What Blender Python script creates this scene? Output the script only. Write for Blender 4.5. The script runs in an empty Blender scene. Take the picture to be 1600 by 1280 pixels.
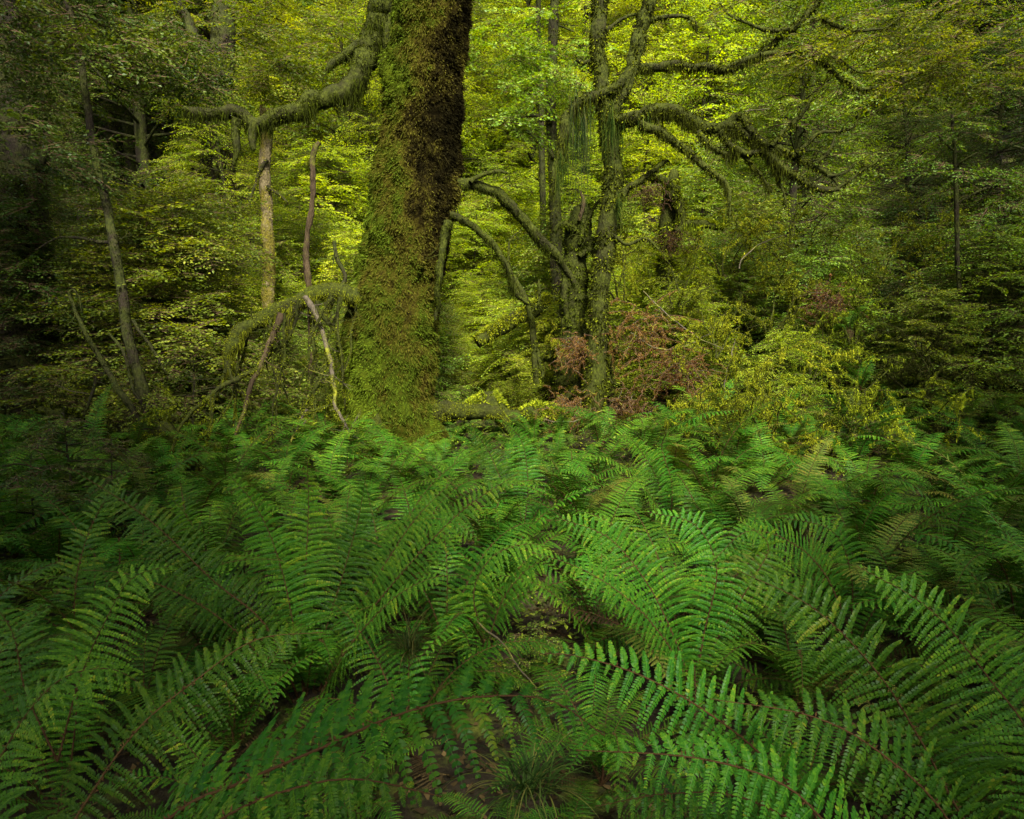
import bpy, math, random
import numpy as np
from mathutils import Vector, Matrix

rng = np.random.default_rng(11)
random.seed(11)
R = math.radians
scene = bpy.context.scene
COL = scene.collection

# ------------------------------------------------------------------ camera
W, H, F = 1600.0, 1280.0, 1067.0
CAMZ, PITCH = 1.65, R(-5.0)
cam_d = bpy.data.cameras.new('camera')
cam = bpy.data.objects.new('camera', cam_d)
COL.objects.link(cam)
cam_d.sensor_width = 36.0
cam_d.lens = 36.0 * F / W
cam_d.clip_start = 0.05
cam_d.clip_end = 600
cam.location = (0, 0, CAMZ)
cam.rotation_euler = (math.pi / 2 + PITCH, 0, 0)
scene.camera = cam
_c, _s = math.cos(PITCH), math.sin(PITCH)


def at(px, py, Y):
    u, v = (px - W / 2) / F, (H / 2 - py) / F
    d = np.array([u, _c - v * _s, _s + v * _c])
    return np.array([0, 0, CAMZ]) + d * (Y / d[1])


# ------------------------------------------------------------------ noise
_perm = rng.permutation(256)
_val = rng.random(256)


def vnoise(p):
    p = np.asarray(p, float)
    i = np.floor(p).astype(int)
    f = p - i
    f = f * f * (3 - 2 * f)
    out = np.zeros(p.shape[:-1])
    for dx in (0, 1):
        for dy in (0, 1):
            for dz in (0, 1):
                h = _perm[(_perm[(_perm[(i[..., 0] + dx) & 255] + i[..., 1] + dy) & 255] + i[..., 2] + dz) & 255]
                w = (f[..., 0] if dx else 1 - f[..., 0]) * (f[..., 1] if dy else 1 - f[..., 1]) * (f[..., 2] if dz else 1 - f[..., 2])
                out += w * _val[h]
    return out * 2 - 1


def fbm(p, o=4):
    p = np.asarray(p, float)
    a, t = 1.0, 0
    for k in range(o):
        t = t + a * vnoise(p * 2 ** k + 17.3 * k)
        a *= .5
    return t / 1.6


def sstep(a, b, x):
    t = np.clip((np.asarray(x, float) - a) / (b - a), 0, 1)
    return t * t * (3 - 2 * t)


def ground(x, y):
    x, y = np.asarray(x, float), np.asarray(y, float)
    h = .5 * sstep(3, 9, y)
    b = sstep(.2, 5, x + (y - 9) * .2)
    sp = np.log1p(np.exp((y - 9.0) * 1.2)) / 1.2
    h = h + b * np.minimum(sp, 6) * .34
    h = h + (1 - b) * .05 * np.maximum(y - 9, 0)
    h = h + .62 * np.log1p(np.exp((y - 14.5) * .6)) / .6
    h = h + .25 * sstep(4, 9, np.abs(x)) * sstep(2, 8, y)
    p = np.stack([x * .7, y * .7, x * 0 + 3.1], -1)
    return h + .10 * fbm(p, 3)


def gz(x, y):
    return float(ground(np.array([x]), np.array([y]))[0])


# ------------------------------------------------------------------ mesh building
class MB:
    def __init__(s):
        s.v, s.t, s.f, s.n = [], [], [], 0

    def add(s, verts, faces, mi=0, tint=None):
        verts = np.asarray(verts, float).reshape(-1, 3)
        faces = np.asarray(faces, int)
        s.v.append(verts)
        if tint is None:
            tint = np.full(len(verts), .5)
        s.t.append(np.broadcast_to(np.asarray(tint, float), (len(verts),)))
        s.f.append((faces + s.n, mi))
        s.n += len(verts)
        return s

    def mesh(s, name, mats, off=(0, 0, 0), smooth=True):
        me = bpy.data.meshes.new(name)
        V = np.concatenate(s.v) - np.asarray(off)
        T = np.concatenate(s.t)
        me.vertices.add(len(V))
        me.vertices.foreach_set('co', V.astype(np.float32).ravel())
        loops = np.concatenate([f.ravel() for f, m in s.f])
        tot = np.concatenate([np.full(len(f), f.shape[1]) for f, m in s.f])
        mid = np.concatenate([np.full(len(f), m) for f, m in s.f])
        me.loops.add(len(loops))
        me.loops.foreach_set('vertex_index', loops.astype(np.int32))
        me.polygons.add(len(tot))
        me.polygons.foreach_set('loop_start', np.concatenate([[0], np.cumsum(tot)[:-1]]).astype(np.int32))
        me.polygons.foreach_set('material_index', mid.astype(np.int32))
        me.polygons.foreach_set('use_smooth', np.full(len(tot), smooth))
        for m in mats:
            me.materials.append(m)
        a = me.attributes.new('tint', 'FLOAT', 'POINT')
        a.data.foreach_set('value', T.astype(np.float32))
        me.update(calc_edges=True)
        return me


def link(name, me, parent=None, loc=(0, 0, 0)):
    o = bpy.data.objects.new(name, me)
    COL.objects.link(o)
    o.location = loc
    if parent is not None:
        o.parent = parent
    return o


def tag(o, label=None, cat=None, group=None, kind=None):
    if label:
        o['label'] = label
    if cat:
        o['category'] = cat
    if group:
        o['group'] = group
    if kind:
        o['kind'] = kind
    return o


def root(name, label, cat, loc, group=None):
    o = link(name, None, None, [float(c) for c in loc])
    o.empty_display_size = .2
    return tag(o, label, cat, group)


def nrm(a):
    return a / np.maximum(np.linalg.norm(a, axis=-1, keepdims=True), 1e-9)


def smooth_path(P, per=6):
    """Catmull-Rom through rows of P (any number of columns)."""
    P = np.asarray(P, float)
    if len(P) < 3:
        t = np.linspace(0, 1, per * 2)[:, None]
        return P[0] * (1 - t) + P[-1] * t
    Q = np.vstack([2 * P[0] - P[1], P, 2 * P[-1] - P[-2]])
    out = []
    for i in range(1, len(Q) - 2):
        p0, p1, p2, p3 = Q[i - 1:i + 3]
        for t in np.arange(per) / per:
            out.append(.5 * (2 * p1 + (p2 - p0) * t + (2 * p0 - 5 * p1 + 4 * p2 - p3) * t * t + (3 * p1 - p0 - 3 * p2 + p3) * t ** 3))
    out.append(P[-1])
    return np.array(out)


def resample(P, n):
    d = np.concatenate([[0], np.cumsum(np.linalg.norm(np.diff(P[:, :3], axis=0), axis=1))])
    s = np.linspace(0, d[-1], n)
    return np.stack([np.interp(s, d, P[:, k]) for k in range(P.shape[1])], -1)


def frames(P):
    T = nrm(np.gradient(P, axis=0))
    n = np.cross(T[0], [0.31, .2, .93] if abs(T[0][2]) < .9 else [1, .1, 0])
    n = n / np.linalg.norm(n)
    N = []
    for t in T:
        n = n - t * np.dot(n, t)
        n = n / max(np.linalg.norm(n), 1e-9)
        N.append(n)
    N = np.array(N)
    return T, N, np.cross(T, N)


def tube(P, rad, seg=8, disp=0.0, freq=3.0, flare=None):
    """grid (n, seg, 3) of surface points of a tapered tube"""
    T, N, B = frames(P)
    a = np.arange(seg) / seg * 2 * np.pi
    ring = N[:, None, :] * np.cos(a)[None, :, None] + B[:, None, :] * np.sin(a)[None, :, None]
    rr = np.asarray(rad)[:, None] * np.ones((1, seg))
    if disp:
        q = P[:, None, :] + ring * rr[..., None]
        rr = rr * (1 + disp * fbm(q * freq, 4))
    if flare is not None:
        rr = rr * flare(P, a)
    return P[:, None, :] + ring * rr[..., None]


def tube_faces(n, seg):
    i = np.arange(n - 1)[:, None] * seg
    j = np.arange(seg)[None, :]
    k = (j + 1) % seg
    return np.stack([i + j, i + k, i + seg + k, i + seg + j], -1).reshape(-1, 4)


def add_tube(mb, G, mi=0, tint=.5):
    n, seg = G.shape[:2]
    mb.add(G.reshape(-1, 3), tube_faces(n, seg), mi, tint)
    # closed end
    mb.add(np.vstack([G[-1], G[-1].mean(0)]), [[k, (k + 1) % seg, seg] for k in range(seg)], mi, tint if np.isscalar(tint) else .5)


def sample_grid(G, n):
    """random points and outward normals on a tube grid"""
    ns, seg = G.shape[:2]
    C = G.mean(1)
    area = np.linalg.norm(np.diff(C, axis=0), axis=1) * np.linalg.norm(G[:-1] - C[:-1, None], axis=2).mean(1)
    s = rng.choice(ns - 1, n, p=area / area.sum())
    j = rng.integers(0, seg, n)
    k = (j + 1) % seg
    u, v = rng.random((n, 1)), rng.random((n, 1))
    a = G[s, j] * (1 - u) + G[s, k] * u
    b = G[s + 1, j] * (1 - u) + G[s + 1, k] * u
    p = a * (1 - v) + b * v
    c = C[s] * (1 - v) + C[s + 1] * v
    return p, nrm(p - c)


def cards(mb, P, D, Nn, L, Wd, mi=0, tint=None, fold=.15, mid=.4):
    """one pointed leaf-sized quad for each row"""
    D = nrm(D)
    S = nrm(np.cross(D, Nn))
    U = np.cross(S, D)
    L, Wd = np.broadcast_to(L, (len(P),))[:, None], np.broadcast_to(Wd, (len(P),))[:, None]
    m = P + D * L * mid + U * Wd * fold
    V = np.stack([P, m + S * Wd * .5, P + D * L, m - S * Wd * .5], 1)
    fa = np.arange(len(P) * 4).reshape(-1, 4)
    if tint is None:
        tint = rng.random(len(P))
    mb.add(V.reshape(-1, 3), fa, mi, np.repeat(np.broadcast_to(tint, (len(P),)), 4))


def rdir(n):
    return nrm(rng.normal(size=(n, 3)))


# ------------------------------------------------------------------ materials
def new_mat(name):
    m = bpy.data.materials.new(name)
    m.use_nodes = True
    nt = m.node_tree
    nt.nodes.clear()
    out = nt.nodes.new('ShaderNodeOutputMaterial')
    return m, nt, out


def ramp_node(nt, stops):
    r = nt.nodes.new('ShaderNodeValToRGB')
    el = r.color_ramp.elements
    while len(el) < len(stops):
        el.new(.5)
    for e, (p, c) in zip(el, stops):
        e.position = p
        e.color = (*c, 1)
    return r


def leaf_mat(name, stops, trans=.4, rough=.5, spec=.35, vary=.35):
    m, nt, out = new_mat(name)
    N, Lk = nt.nodes, nt.links
    at_ = N.new('ShaderNodeAttribute'); at_.attribute_name = 'tint'
    r = ramp_node(nt, stops)
    Lk.new(at_.outputs['Fac'], r.inputs[0])
    oi = N.new('ShaderNodeObjectInfo')
    mr = N.new('ShaderNodeMapRange')
    mr.inputs['To Min'].default_value = 1 - vary
    mr.inputs['To Max'].default_value = 1 + vary
    Lk.new(oi.outputs['Random'], mr.inputs['Value'])
    hs = N.new('ShaderNodeHueSaturation')
    Lk.new(mr.outputs[0], hs.inputs['Value'])
    mh = N.new('ShaderNodeMapRange')
    mh.inputs['To Min'].default_value = .485
    mh.inputs['To Max'].default_value = .515
    ma = N.new('ShaderNodeMath'); ma.operation = 'FRACT'
    mm = N.new('ShaderNodeMath'); mm.operation = 'MULTIPLY'; mm.inputs[1].default_value = 7.31
    Lk.new(oi.outputs['Random'], mm.inputs[0]); Lk.new(mm.outputs[0], ma.inputs[0]); Lk.new(ma.outputs[0], mh.inputs['Value'])
    Lk.new(mh.outputs[0], hs.inputs['Hue'])
    Lk.new(r.outputs[0], hs.inputs['Color'])
    b = N.new('ShaderNodeBsdfPrincipled')
    b.inputs['Roughness'].default_value = rough
    b.inputs['Specular IOR Level'].default_value = spec
    Lk.new(hs.outputs[0], b.inputs['Base Color'])
    t = N.new('ShaderNodeBsdfTranslucent')
    h2 = N.new('ShaderNodeHueSaturation')
    h2.inputs['Hue'].default_value = .485
    h2.inputs['Saturation'].default_value = 1.1
    h2.inputs['Value'].default_value = 1.5
    Lk.new(hs.outputs[0], h2.inputs['Color'])
    Lk.new(h2.outputs[0], t.inputs['Color'])
    mx = N.new('ShaderNodeMixShader')
    mx.inputs[0].default_value = trans
    Lk.new(b.outputs[0], mx.inputs[1]); Lk.new(t.outputs[0], mx.inputs[2])
    Lk.new(mx.outputs[0], out.inputs['Surface'])
    return m


def bark_mat(name, stops, scale=6.0, stretch=.35, bump=.6, moss=None, moss_lo=.45, moss_hi=.6, rough=.85):
    m, nt, out = new_mat(name)
    N, Lk = nt.nodes, nt.links
    tc = N.new('ShaderNodeTexCoord')
    mp = N.new('ShaderNodeMapping')
    mp.inputs['Scale'].default_value = (1, 1, stretch)
    Lk.new(tc.outputs['Object'], mp.inputs[0])
    n1 = N.new('ShaderNodeTexNoise')
    n1.inputs['Scale'].default_value = scale
    n1.inputs['Detail'].default_value = 9
    n1.inputs['Roughness'].default_value = .7
    Lk.new(mp.outputs[0], n1.inputs['Vector'])
    r = ramp_node(nt, stops)
    Lk.new(n1.outputs['Fac'], r.inputs[0])
    colour = r.outputs[0]
    if moss:
        n2 = N.new('ShaderNodeTexNoise')
        n2.inputs['Scale'].default_value = 2.3
        n2.inputs['Detail'].default_value = 8
        n2.inputs['Roughness'].default_value = .75
        Lk.new(tc.outputs['Object'], n2.inputs['Vector'])
        mr = N.new('ShaderNodeMapRange')
        mr.inputs['From Min'].default_value = moss_lo
        mr.inputs['From Max'].default_value = moss_hi
        Lk.new(n2.outputs['Fac'], mr.inputs['Value'])
        mx = N.new('ShaderNodeMix'); mx.data_type = 'RGBA'
        Lk.new(mr.outputs[0], mx.inputs['Factor'])
        Lk.new(colour, mx.inputs['A'])
        n3 = N.new('ShaderNodeTexNoise'); n3.inputs['Scale'].default_value = 30; n3.inputs['Detail'].default_value = 4
        Lk.new(tc.outputs['Object'], n3.inputs['Vector'])
        r3 = ramp_node(nt, [(.3, moss[0]), (.7, moss[1])])
        Lk.new(n3.outputs['Fac'], r3.inputs[0])
        Lk.new(r3.outputs[0], mx.inputs['B'])
        colour = mx.outputs['Result']
    b = N.new('ShaderNodeBsdfPrincipled')
    b.inputs['Roughness'].default_value = rough
    b.inputs['Specular IOR Level'].default_value = .06
    Lk.new(colour, b.inputs['Base Color'])
    v = N.new('ShaderNodeTexNoise'); v.inputs['Scale'].default_value = scale * 5; v.inputs['Detail'].default_value = 6
    Lk.new(mp.outputs[0], v.inputs['Vector'])
    ad = N.new('ShaderNodeMath'); ad.operation = 'ADD'
    Lk.new(n1.outputs['Fac'], ad.inputs[0]); Lk.new(v.outputs['Fac'], ad.inputs[1])
    bp = N.new('ShaderNodeBump')
    bp.inputs['Strength'].default_value = bump
    bp.inputs['Distance'].default_value = .04
    Lk.new(ad.outputs[0], bp.inputs['Height'])
    Lk.new(bp.outputs[0], b.inputs['Normal'])
    Lk.new(b.outputs[0], out.inputs['Surface'])
    return m


M = {}
M['fern'] = leaf_mat('fern_green', [(0, (.010, .040, .004)), (.5, (.022, .073, .005)), (.8, (.050, .112, .006)), (1, (.11, .14, .009))], .22, .40, .06, .45)
M['fern_old'] = leaf_mat('fern_old', [(0, (.03, .06, .008)), (.6, (.075, .10, .011)), (1, (.15, .12, .02))], .3, .5, .1, .25)
M['scale'] = leaf_mat('brown_scales', [(0, (.022, .013, .006)), (1, (.065, .036, .013))], .1, .8, .05, .2)
M['leaf_yellow'] = leaf_mat('leaf_yellow', [(0, (.11, .17, .012)), (.5, (.22, .29, .018)), (1, (.36, .40, .03))], .55, .5, .15)  # leaf brightened to stand in for light in the gap
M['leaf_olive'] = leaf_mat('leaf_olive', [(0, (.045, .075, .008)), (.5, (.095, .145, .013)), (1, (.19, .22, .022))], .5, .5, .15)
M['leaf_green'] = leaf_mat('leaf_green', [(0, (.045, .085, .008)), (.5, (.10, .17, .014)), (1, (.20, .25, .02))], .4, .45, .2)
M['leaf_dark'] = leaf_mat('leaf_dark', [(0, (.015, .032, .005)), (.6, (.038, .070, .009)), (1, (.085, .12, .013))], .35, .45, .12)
M['moss'] = leaf_mat('moss_green', [(0, (.006, .007, .002)), (.45, (.018, .022, .003)), (.8, (.046, .057, .004)), (1, (.12, .14, .007))], .25, .9, 0, .15)
M['moss_bright'] = leaf_mat('moss_bright', [(0, (.05, .065, .005)), (.5, (.13, .155, .008)), (1, (.27, .28, .014))], .3, .9, 0, .15)
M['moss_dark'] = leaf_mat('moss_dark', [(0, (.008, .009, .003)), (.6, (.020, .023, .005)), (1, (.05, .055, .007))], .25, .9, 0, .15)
M['trunk_moss'] = leaf_mat('trunk_moss', [(0, (.010, .008, .002)), (.25, (.042, .036, .005)), (.42, (.125, .108, .010)), (.55, (.10, .108, .007)), (.75, (.058, .082, .006)), (1, (.10, .14, .008))], .2, .9, 0, 0)
M['moss_lit'] = leaf_mat('moss_lit_yellow_green', [(0, (.018, .020, .004)), (.45, (.075, .090, .006)), (.8, (.135, .165, .008)), (1, (.20, .24, .010))], .25, .9, 0, .1)  # moss brightened so dim limbs and twigs look sunlit
M['dead'] = leaf_mat('dead_foliage', [(0, (.035, .016, .005)), (.6, (.095, .046, .011)), (1, (.19, .11, .03))], .25, .9, 0)
M['epiphyte'] = leaf_mat('epiphyte_blades', [(0, (.010, .022, .004)), (.6, (.024, .046, .007)), (1, (.08, .10, .012))], .3, .7, 0)
M['grass'] = leaf_mat('grass_blades', [(0, (.010, .024, .004)), (.7, (.028, .050, .007)), (1, (.085, .08, .018))], .3, .6, .08)
M['litter'] = leaf_mat('leaf_litter', [(0, (.010, .007, .003)), (.6, (.032, .021, .009)), (1, (.085, .055, .022))], .1, .8, .05)
M['bark_dark'] = bark_mat('bark_dark', [(.3, (.006, .005, .004)), (.6, (.022, .017, .011)), (.8, (.05, .04, .028))], 7, .3, .8, ((.014, .018, .005), (.04, .046, .008)), .42, .56)
M['bark_trunk'] = bark_mat('bark_trunk', [(.3, (.008, .006, .003)), (.5, (.026, .019, .006)), (.7, (.06, .045, .013))], 6, .5, .9, ((.016, .016, .004), (.04, .042, .006)), .48, .62)
M['bark_pale'] = bark_mat('bark_pale', [(.3, (.02, .016, .008)), (.5, (.075, .06, .028)), (.7, (.19, .155, .085))], 9, .6, .8, ((.05, .045, .008), (.11, .09, .012)), .46, .54)
M['bark_red'] = bark_mat('bark_red', [(.3, (.014, .010, .006)), (.55, (.046, .032, .017)), (.75, (.12, .085, .05))], 9, .12, 1.0, ((.03, .035, .008), (.09, .09, .012)), .52, .64)
M['bark_moss'] = bark_mat('bark_moss', [(.3, (.007, .007, .003)), (.6, (.018, .018, .005)), (.8, (.038, .036, .011))], 8, .4, .8, ((.012, .015, .003), (.040, .048, .005)), .38, .52)
M['twig_pale'] = bark_mat('twig_pale', [(.35, (.025, .021, .014)), (.6, (.075, .062, .042)), (.8, (.15, .13, .095))], 12, .4, .4, ((.08, .09, .01), (.18, .18, .015)), .5, .6)
M['twig'] = bark_mat('twig_brown', [(.3, (.03, .018, .010)), (.7, (.09, .055, .032))], 12, .4, .3)
def moss_skin(name, stops):
    m, nt, out = new_mat(name)
    N, Lk = nt.nodes, nt.links
    a = N.new('ShaderNodeAttribute'); a.attribute_name = 'tint'
    tc = N.new('ShaderNodeTexCoord')
    n1 = N.new('ShaderNodeTexNoise'); n1.inputs['Scale'].default_value = 26; n1.inputs['Detail'].default_value = 8; n1.inputs['Roughness'].default_value = .75
    Lk.new(tc.outputs['Object'], n1.inputs['Vector'])
    mr = N.new('ShaderNodeMapRange'); mr.inputs['From Min'].default_value = .3; mr.inputs['From Max'].default_value = .7
    mr.inputs['To Min'].default_value = -.16; mr.inputs['To Max'].default_value = .16
    Lk.new(n1.outputs['Fac'], mr.inputs['Value'])
    ad = N.new('ShaderNodeMath'); ad.operation = 'ADD'
    Lk.new(a.outputs['Fac'], ad.inputs[0]); Lk.new(mr.outputs[0], ad.inputs[1])
    r = ramp_node(nt, stops); Lk.new(ad.outputs[0], r.inputs[0])
    b = N.new('ShaderNodeBsdfPrincipled'); b.inputs['Roughness'].default_value = .95; b.inputs['Specular IOR Level'].default_value = 0
    Lk.new(r.outputs[0], b.inputs['Base Color'])
    bp = N.new('ShaderNodeBump'); bp.inputs['Strength'].default_value = 1; bp.inputs['Distance'].default_value = .05
    Lk.new(n1.outputs['Fac'], bp.inputs['Height']); Lk.new(bp.outputs[0], b.inputs['Normal'])
    Lk.new(b.outputs[0], out.inputs['Surface'])
    return m


TRUNK_STOPS = [(0, (.006, .005, .002)), (.22, (.018, .014, .004)), (.42, (.062, .052, .008)), (.56, (.058, .060, .006)), (.75, (.040, .056, .005)), (1, (.080, .105, .007))]
M['trunk_skin'] = moss_skin('mossy_bark_gap_shade', [(p, tuple(v * .55 for v in c)) for p, c in TRUNK_STOPS])  # skin darkened so gaps between tufts read as shaded crevices
M['trunk_moss'] = leaf_mat('trunk_moss_tufts', TRUNK_STOPS, .2, .9, 0, 0)
M['soil'] = bark_mat('forest_soil', [(.3, (.006, .005, .003)), (.55, (.018, .014, .008)), (.75, (.042, .032, .017))], 3, 1, .8, ((.03, .04, .008), (.07, .08, .012)), .5, .62)

# ------------------------------------------------------------------ terrain
xs = np.concatenate([np.linspace(-90, -16, 24), np.linspace(-15, 15, 121), np.linspace(16, 90, 24)])
ys = np.concatenate([np.linspace(-70, -5, 20), np.linspace(-4, 20, 97), np.linspace(21, 75, 40)])
X, Y = np.meshgrid(xs, ys)
Zg = ground(X, Y)
nx, ny = len(xs), len(ys)
idx = np.arange(nx * ny).reshape(ny, nx)
fq = np.stack([idx[:-1, :-1], idx[:-1, 1:], idx[1:, 1:], idx[1:, :-1]], -1).reshape(-1, 4)
g = link('ground', MB().add(np.stack([X, Y, Zg], -1), fq).mesh('ground', [M['soil']]))
tag(g, kind='structure')

# leaf litter and low herbs on the forest floor (uncountable)
mb = MB()
n = 34000
yy = .5 + 12.5 * rng.random(n) ** .9
xx = (rng.random(n) * 2 - 1) * (1.0 + .85 * yy)
zz = ground(xx, yy) + .008
d = rdir(n); d[:, 2] *= .3
up = rdir(n) * .5 + [0, 0, 1]
cards(mb, np.stack([xx, yy, zz], -1), d, up, rng.uniform(.02, .07, n), rng.uniform(.012, .03, n))
tag(link('leaf_litter', mb.mesh('leaf_litter', [M['litter']])), kind='stuff')
mb = MB()
n = 90000
yy = .8 + 16 * rng.random(n) ** .8
xx = (rng.random(n) * 2 - 1) * (1.0 + .85 * yy)
keep = vnoise(np.stack([xx * .8, yy * .8, xx * 0], -1)) > -.15
xx, yy = xx[keep], yy[keep]
n = len(xx)
zz = ground(xx, yy) + rng.random(n) ** 2 * .22
d = rdir(n); d[:, 2] = d[:, 2] * .4 + .1
up = rdir(n) * .6 + [0, 0, 1]
cards(mb, np.stack([xx, yy, zz], -1), d, up, rng.uniform(.02, .06, n), rng.uniform(.012, .03, n))
tag(link('ground_cover', mb.mesh('ground_cover', [M['leaf_green']])), kind='stuff')


# ------------------------------------------------------------------ moss helpers
def moss_on(mb, G, n, L=(.02, .05), Wd=.35, hang=.5, tint=None, mi=0, up_only=False, clump=(7.0, -.12)):
    p, nn = sample_grid(G, n)
    k = fbm(p * clump[0], 2) > clump[1]
    p, nn = p[k], nn[k]
    if up_only:
        k = nn[:, 2] > -.3
        p, nn = p[k], nn[k]
    d = nn * .8 + np.array([0, 0, -hang]) + rdir(len(p)) * .6
    ln = rng.uniform(*L, len(p))
    t = rng.random(len(p)) if tint is None else tint(p, nn)
    cards(mb, p - nn * .004, d, nn + rdir(len(p)) * .7, ln, ln * Wd, mi, np.clip(t, 0, 1))


def hang_on(mb, G, n, L=(.05, .25), Wd=.007, mi=0, tint=None):
    """moss strands hanging from the under side"""
    n = int(n * 1.7)
    p, nn = sample_grid(G, n * 3)
    k = np.where((nn[:, 2] < .25) & (fbm(p * 6, 2) > -.15))[0][:n]
    p, nn = p[k], nn[k]
    clump = .15 + .85 * np.clip(vnoise(p * 6) * 1.5 + .5, 0, 1) ** 1.6
    d = np.array([0, 0, -1.0]) + rdir(len(p)) * .30
    ln = (L[0] + (L[1] - L[0]) * rng.random(len(p)) ** 2) * clump
    cards(mb, p, d, rdir(len(p)), ln, Wd * (.6 + .8 * rng.random(len(p))), mi, tint if tint is not None else rng.random(len(p)) * .8, mid=.25)


def pix(path, Y, dY=0):
    """[(px, py, r_px[, Y])] -> rows x, y, z, radius in metres"""
    out = []
    n = len(path)
    for i, p in enumerate(path):
        yv = p[3] if len(p) > 3 else Y + dY * i / max(n - 1, 1)
        q = at(p[0], p[1], yv)
        out.append([*q, p[2] * yv / F])
    return np.array(out)


def branch_grid(path, Y, dY=0, seg=8, disp=.25, freq=9., step=.05, wb=1.0, rs=1.0):
    P = smooth_path(pix(path, Y, dY), 8)
    ln = np.linalg.norm(np.diff(P[:, :3], axis=0), axis=1).sum()
    P = resample(P, max(6, int(ln / step)))
    wob = np.stack([fbm(P[:, :3] * 2.2 + k * 31.7, 3) for k in range(3)], -1)
    wob = wob + .45 * np.stack([fbm(P[:, :3] * 7.5 + k * 11.7, 2) for k in range(3)], -1)
    r = P[:, 3] * (1.0 if wb < 1 else .78) * rs
    P3 = P[:, :3] + wob * wb * (.035 + r[:, None] * .5) * sstep(0, .12, np.linspace(0, 1, len(P)))[:, None]
    return tube(P3, r, seg, disp, freq)


def side_twigs(mb, G, per_m):
    """thin crooked dead twigs growing from a limb"""
    C_ = G.mean(1)
    ln = np.linalg.norm(np.diff(C_, axis=0), axis=1).sum()
    for i in range(int(ln * per_m)):
        p, nn = sample_grid(G, 1)
        L = rng.uniform(.08, .42)
        d = nrm(nn[0] * .7 + rng.normal(0, .5, 3) + np.array([0, 0, -.05]))
        Pt = [p[0]]
        for k in range(6):
            d = nrm(d + rng.normal(0, .28, 3))
            Pt.append(Pt[-1] + d * L / 6)
        add_tube(mb, tube(np.array(Pt), np.linspace(.0055, .0012, 7), 4))
        if L > .22:
            q = Pt[3]; d2 = nrm(d + rng.normal(0, .8, 3))
            add_tube(mb, tube(np.array([q + d2 * L * .45 * k / 4 + rng.normal(0, .006, 3) for k in range(5)]), np.linspace(.003, .001, 5), 4))


# ------------------------------------------------------------------ crowns
def spray_template(seed, L=.62, leaf=.055, nside=8):
    r = np.random.default_rng(seed)
    P, D, N, S = [], [], [], []
    tw = []
    for i, s in enumerate(np.linspace(.12, 1, nside)):
        for sd in (-1, 1):
            sl = .50 * L * (1 - .72 * s) * r.uniform(.7, 1.2) + .03
            ang = sd * R(r.uniform(42, 62))
            dv = np.array([math.cos(ang), math.sin(ang), r.normal(0, .12)])
            b = np.array([s * L, 0, -.16 * L * s * s])
            tw.append((b, b + dv * sl))
            m = max(2, int(sl / (leaf * .62)))
            for k in range(m):
                q = b + dv * sl * (k + .7) / m + np.array([0, 0, -.2 * sl * ((k + 1) / m) ** 2])
                a2 = ang + R(r.uniform(-55, 55))
                P.append(q); D.append([math.cos(a2), math.sin(a2), r.normal(-.12, .28)])
                N.append(np.array([0, 0, 1]) + r.normal(0, .75, 3)); S.append(leaf * r.uniform(.6, 1.15))
    tw.append((np.zeros(3), np.array([L, 0, -.16 * L])))
    return np.array(P), np.array(D), np.array(N), np.array(S), tw


SPR = [spray_template(k) for k in range(5)]


def rotz_tilt(az, tilt, roll, sc):
    """stack of 3x3: local +X goes to azimuth az, pitched by tilt, rolled"""
    ca, sa, ct, st, cr, sr = np.cos(az), np.sin(az), np.cos(tilt), np.sin(tilt), np.cos(roll), np.sin(roll)
    z, o = np.zeros_like(az), np.ones_like(az)
    Rz = np.stack([np.stack([ca, -sa, z], -1), np.stack([sa, ca, z], -1), np.stack([z, z, o], -1)], -2)
    Ry = np.stack([np.stack([ct, z, -st], -1), np.stack([z, o, z], -1), np.stack([st, z, ct], -1)], -2)
    Rx = np.stack([np.stack([o, z, z], -1), np.stack([z, cr, -sr], -1), np.stack([z, sr, cr], -1)], -2)
    return np.einsum('nij,njk,nkl->nil', Rz, Ry, Rx) * np.asarray(sc)[:, None, None]


def add_sprays(mb, pos, az, tilt, sc, tint0, leaf_scale=1.0, twigs=True):
    which = rng.integers(0, len(SPR), len(pos))
    for w in range(len(SPR)):
        k = np.where(which == w)[0]
        if not len(k):
            continue
        P, D, N, S, tw = SPR[w]
        A = rotz_tilt(az[k], tilt[k], rng.normal(0, .25, len(k)), sc[k])
        p = np.einsum('nij,mj->nmi', A, P) + pos[k][:, None]
        dd = np.einsum('nij,mj->nmi', A, D)
        nn = np.einsum('nij,mj->nmi', A, N)
        ln = (S[None] * sc[k][:, None]) * leaf_scale
        t = np.clip(tint0[k][:, None] + rng.normal(0, .22, ln.shape), 0, 1)
        cards(mb, p.reshape(-1, 3), dd.reshape(-1, 3), nn.reshape(-1, 3), ln.ravel(), ln.ravel() * .62, 0, t.ravel(), .12, .45)
        if twigs:
            a = np.array([q[0] for q in tw]); b = np.array([q[1] for q in tw])
            pa = (np.einsum('nij,mj->nmi', A, a) + pos[k][:, None]).reshape(-1, 3)
            pb = (np.einsum('nij,mj->nmi', A, b) + pos[k][:, None]).reshape(-1, 3)
            cards(mb, pa, pb - pa, rdir(len(pa)), np.linalg.norm(pb - pa, axis=1), .008, 1, .5, 0, .2)


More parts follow.
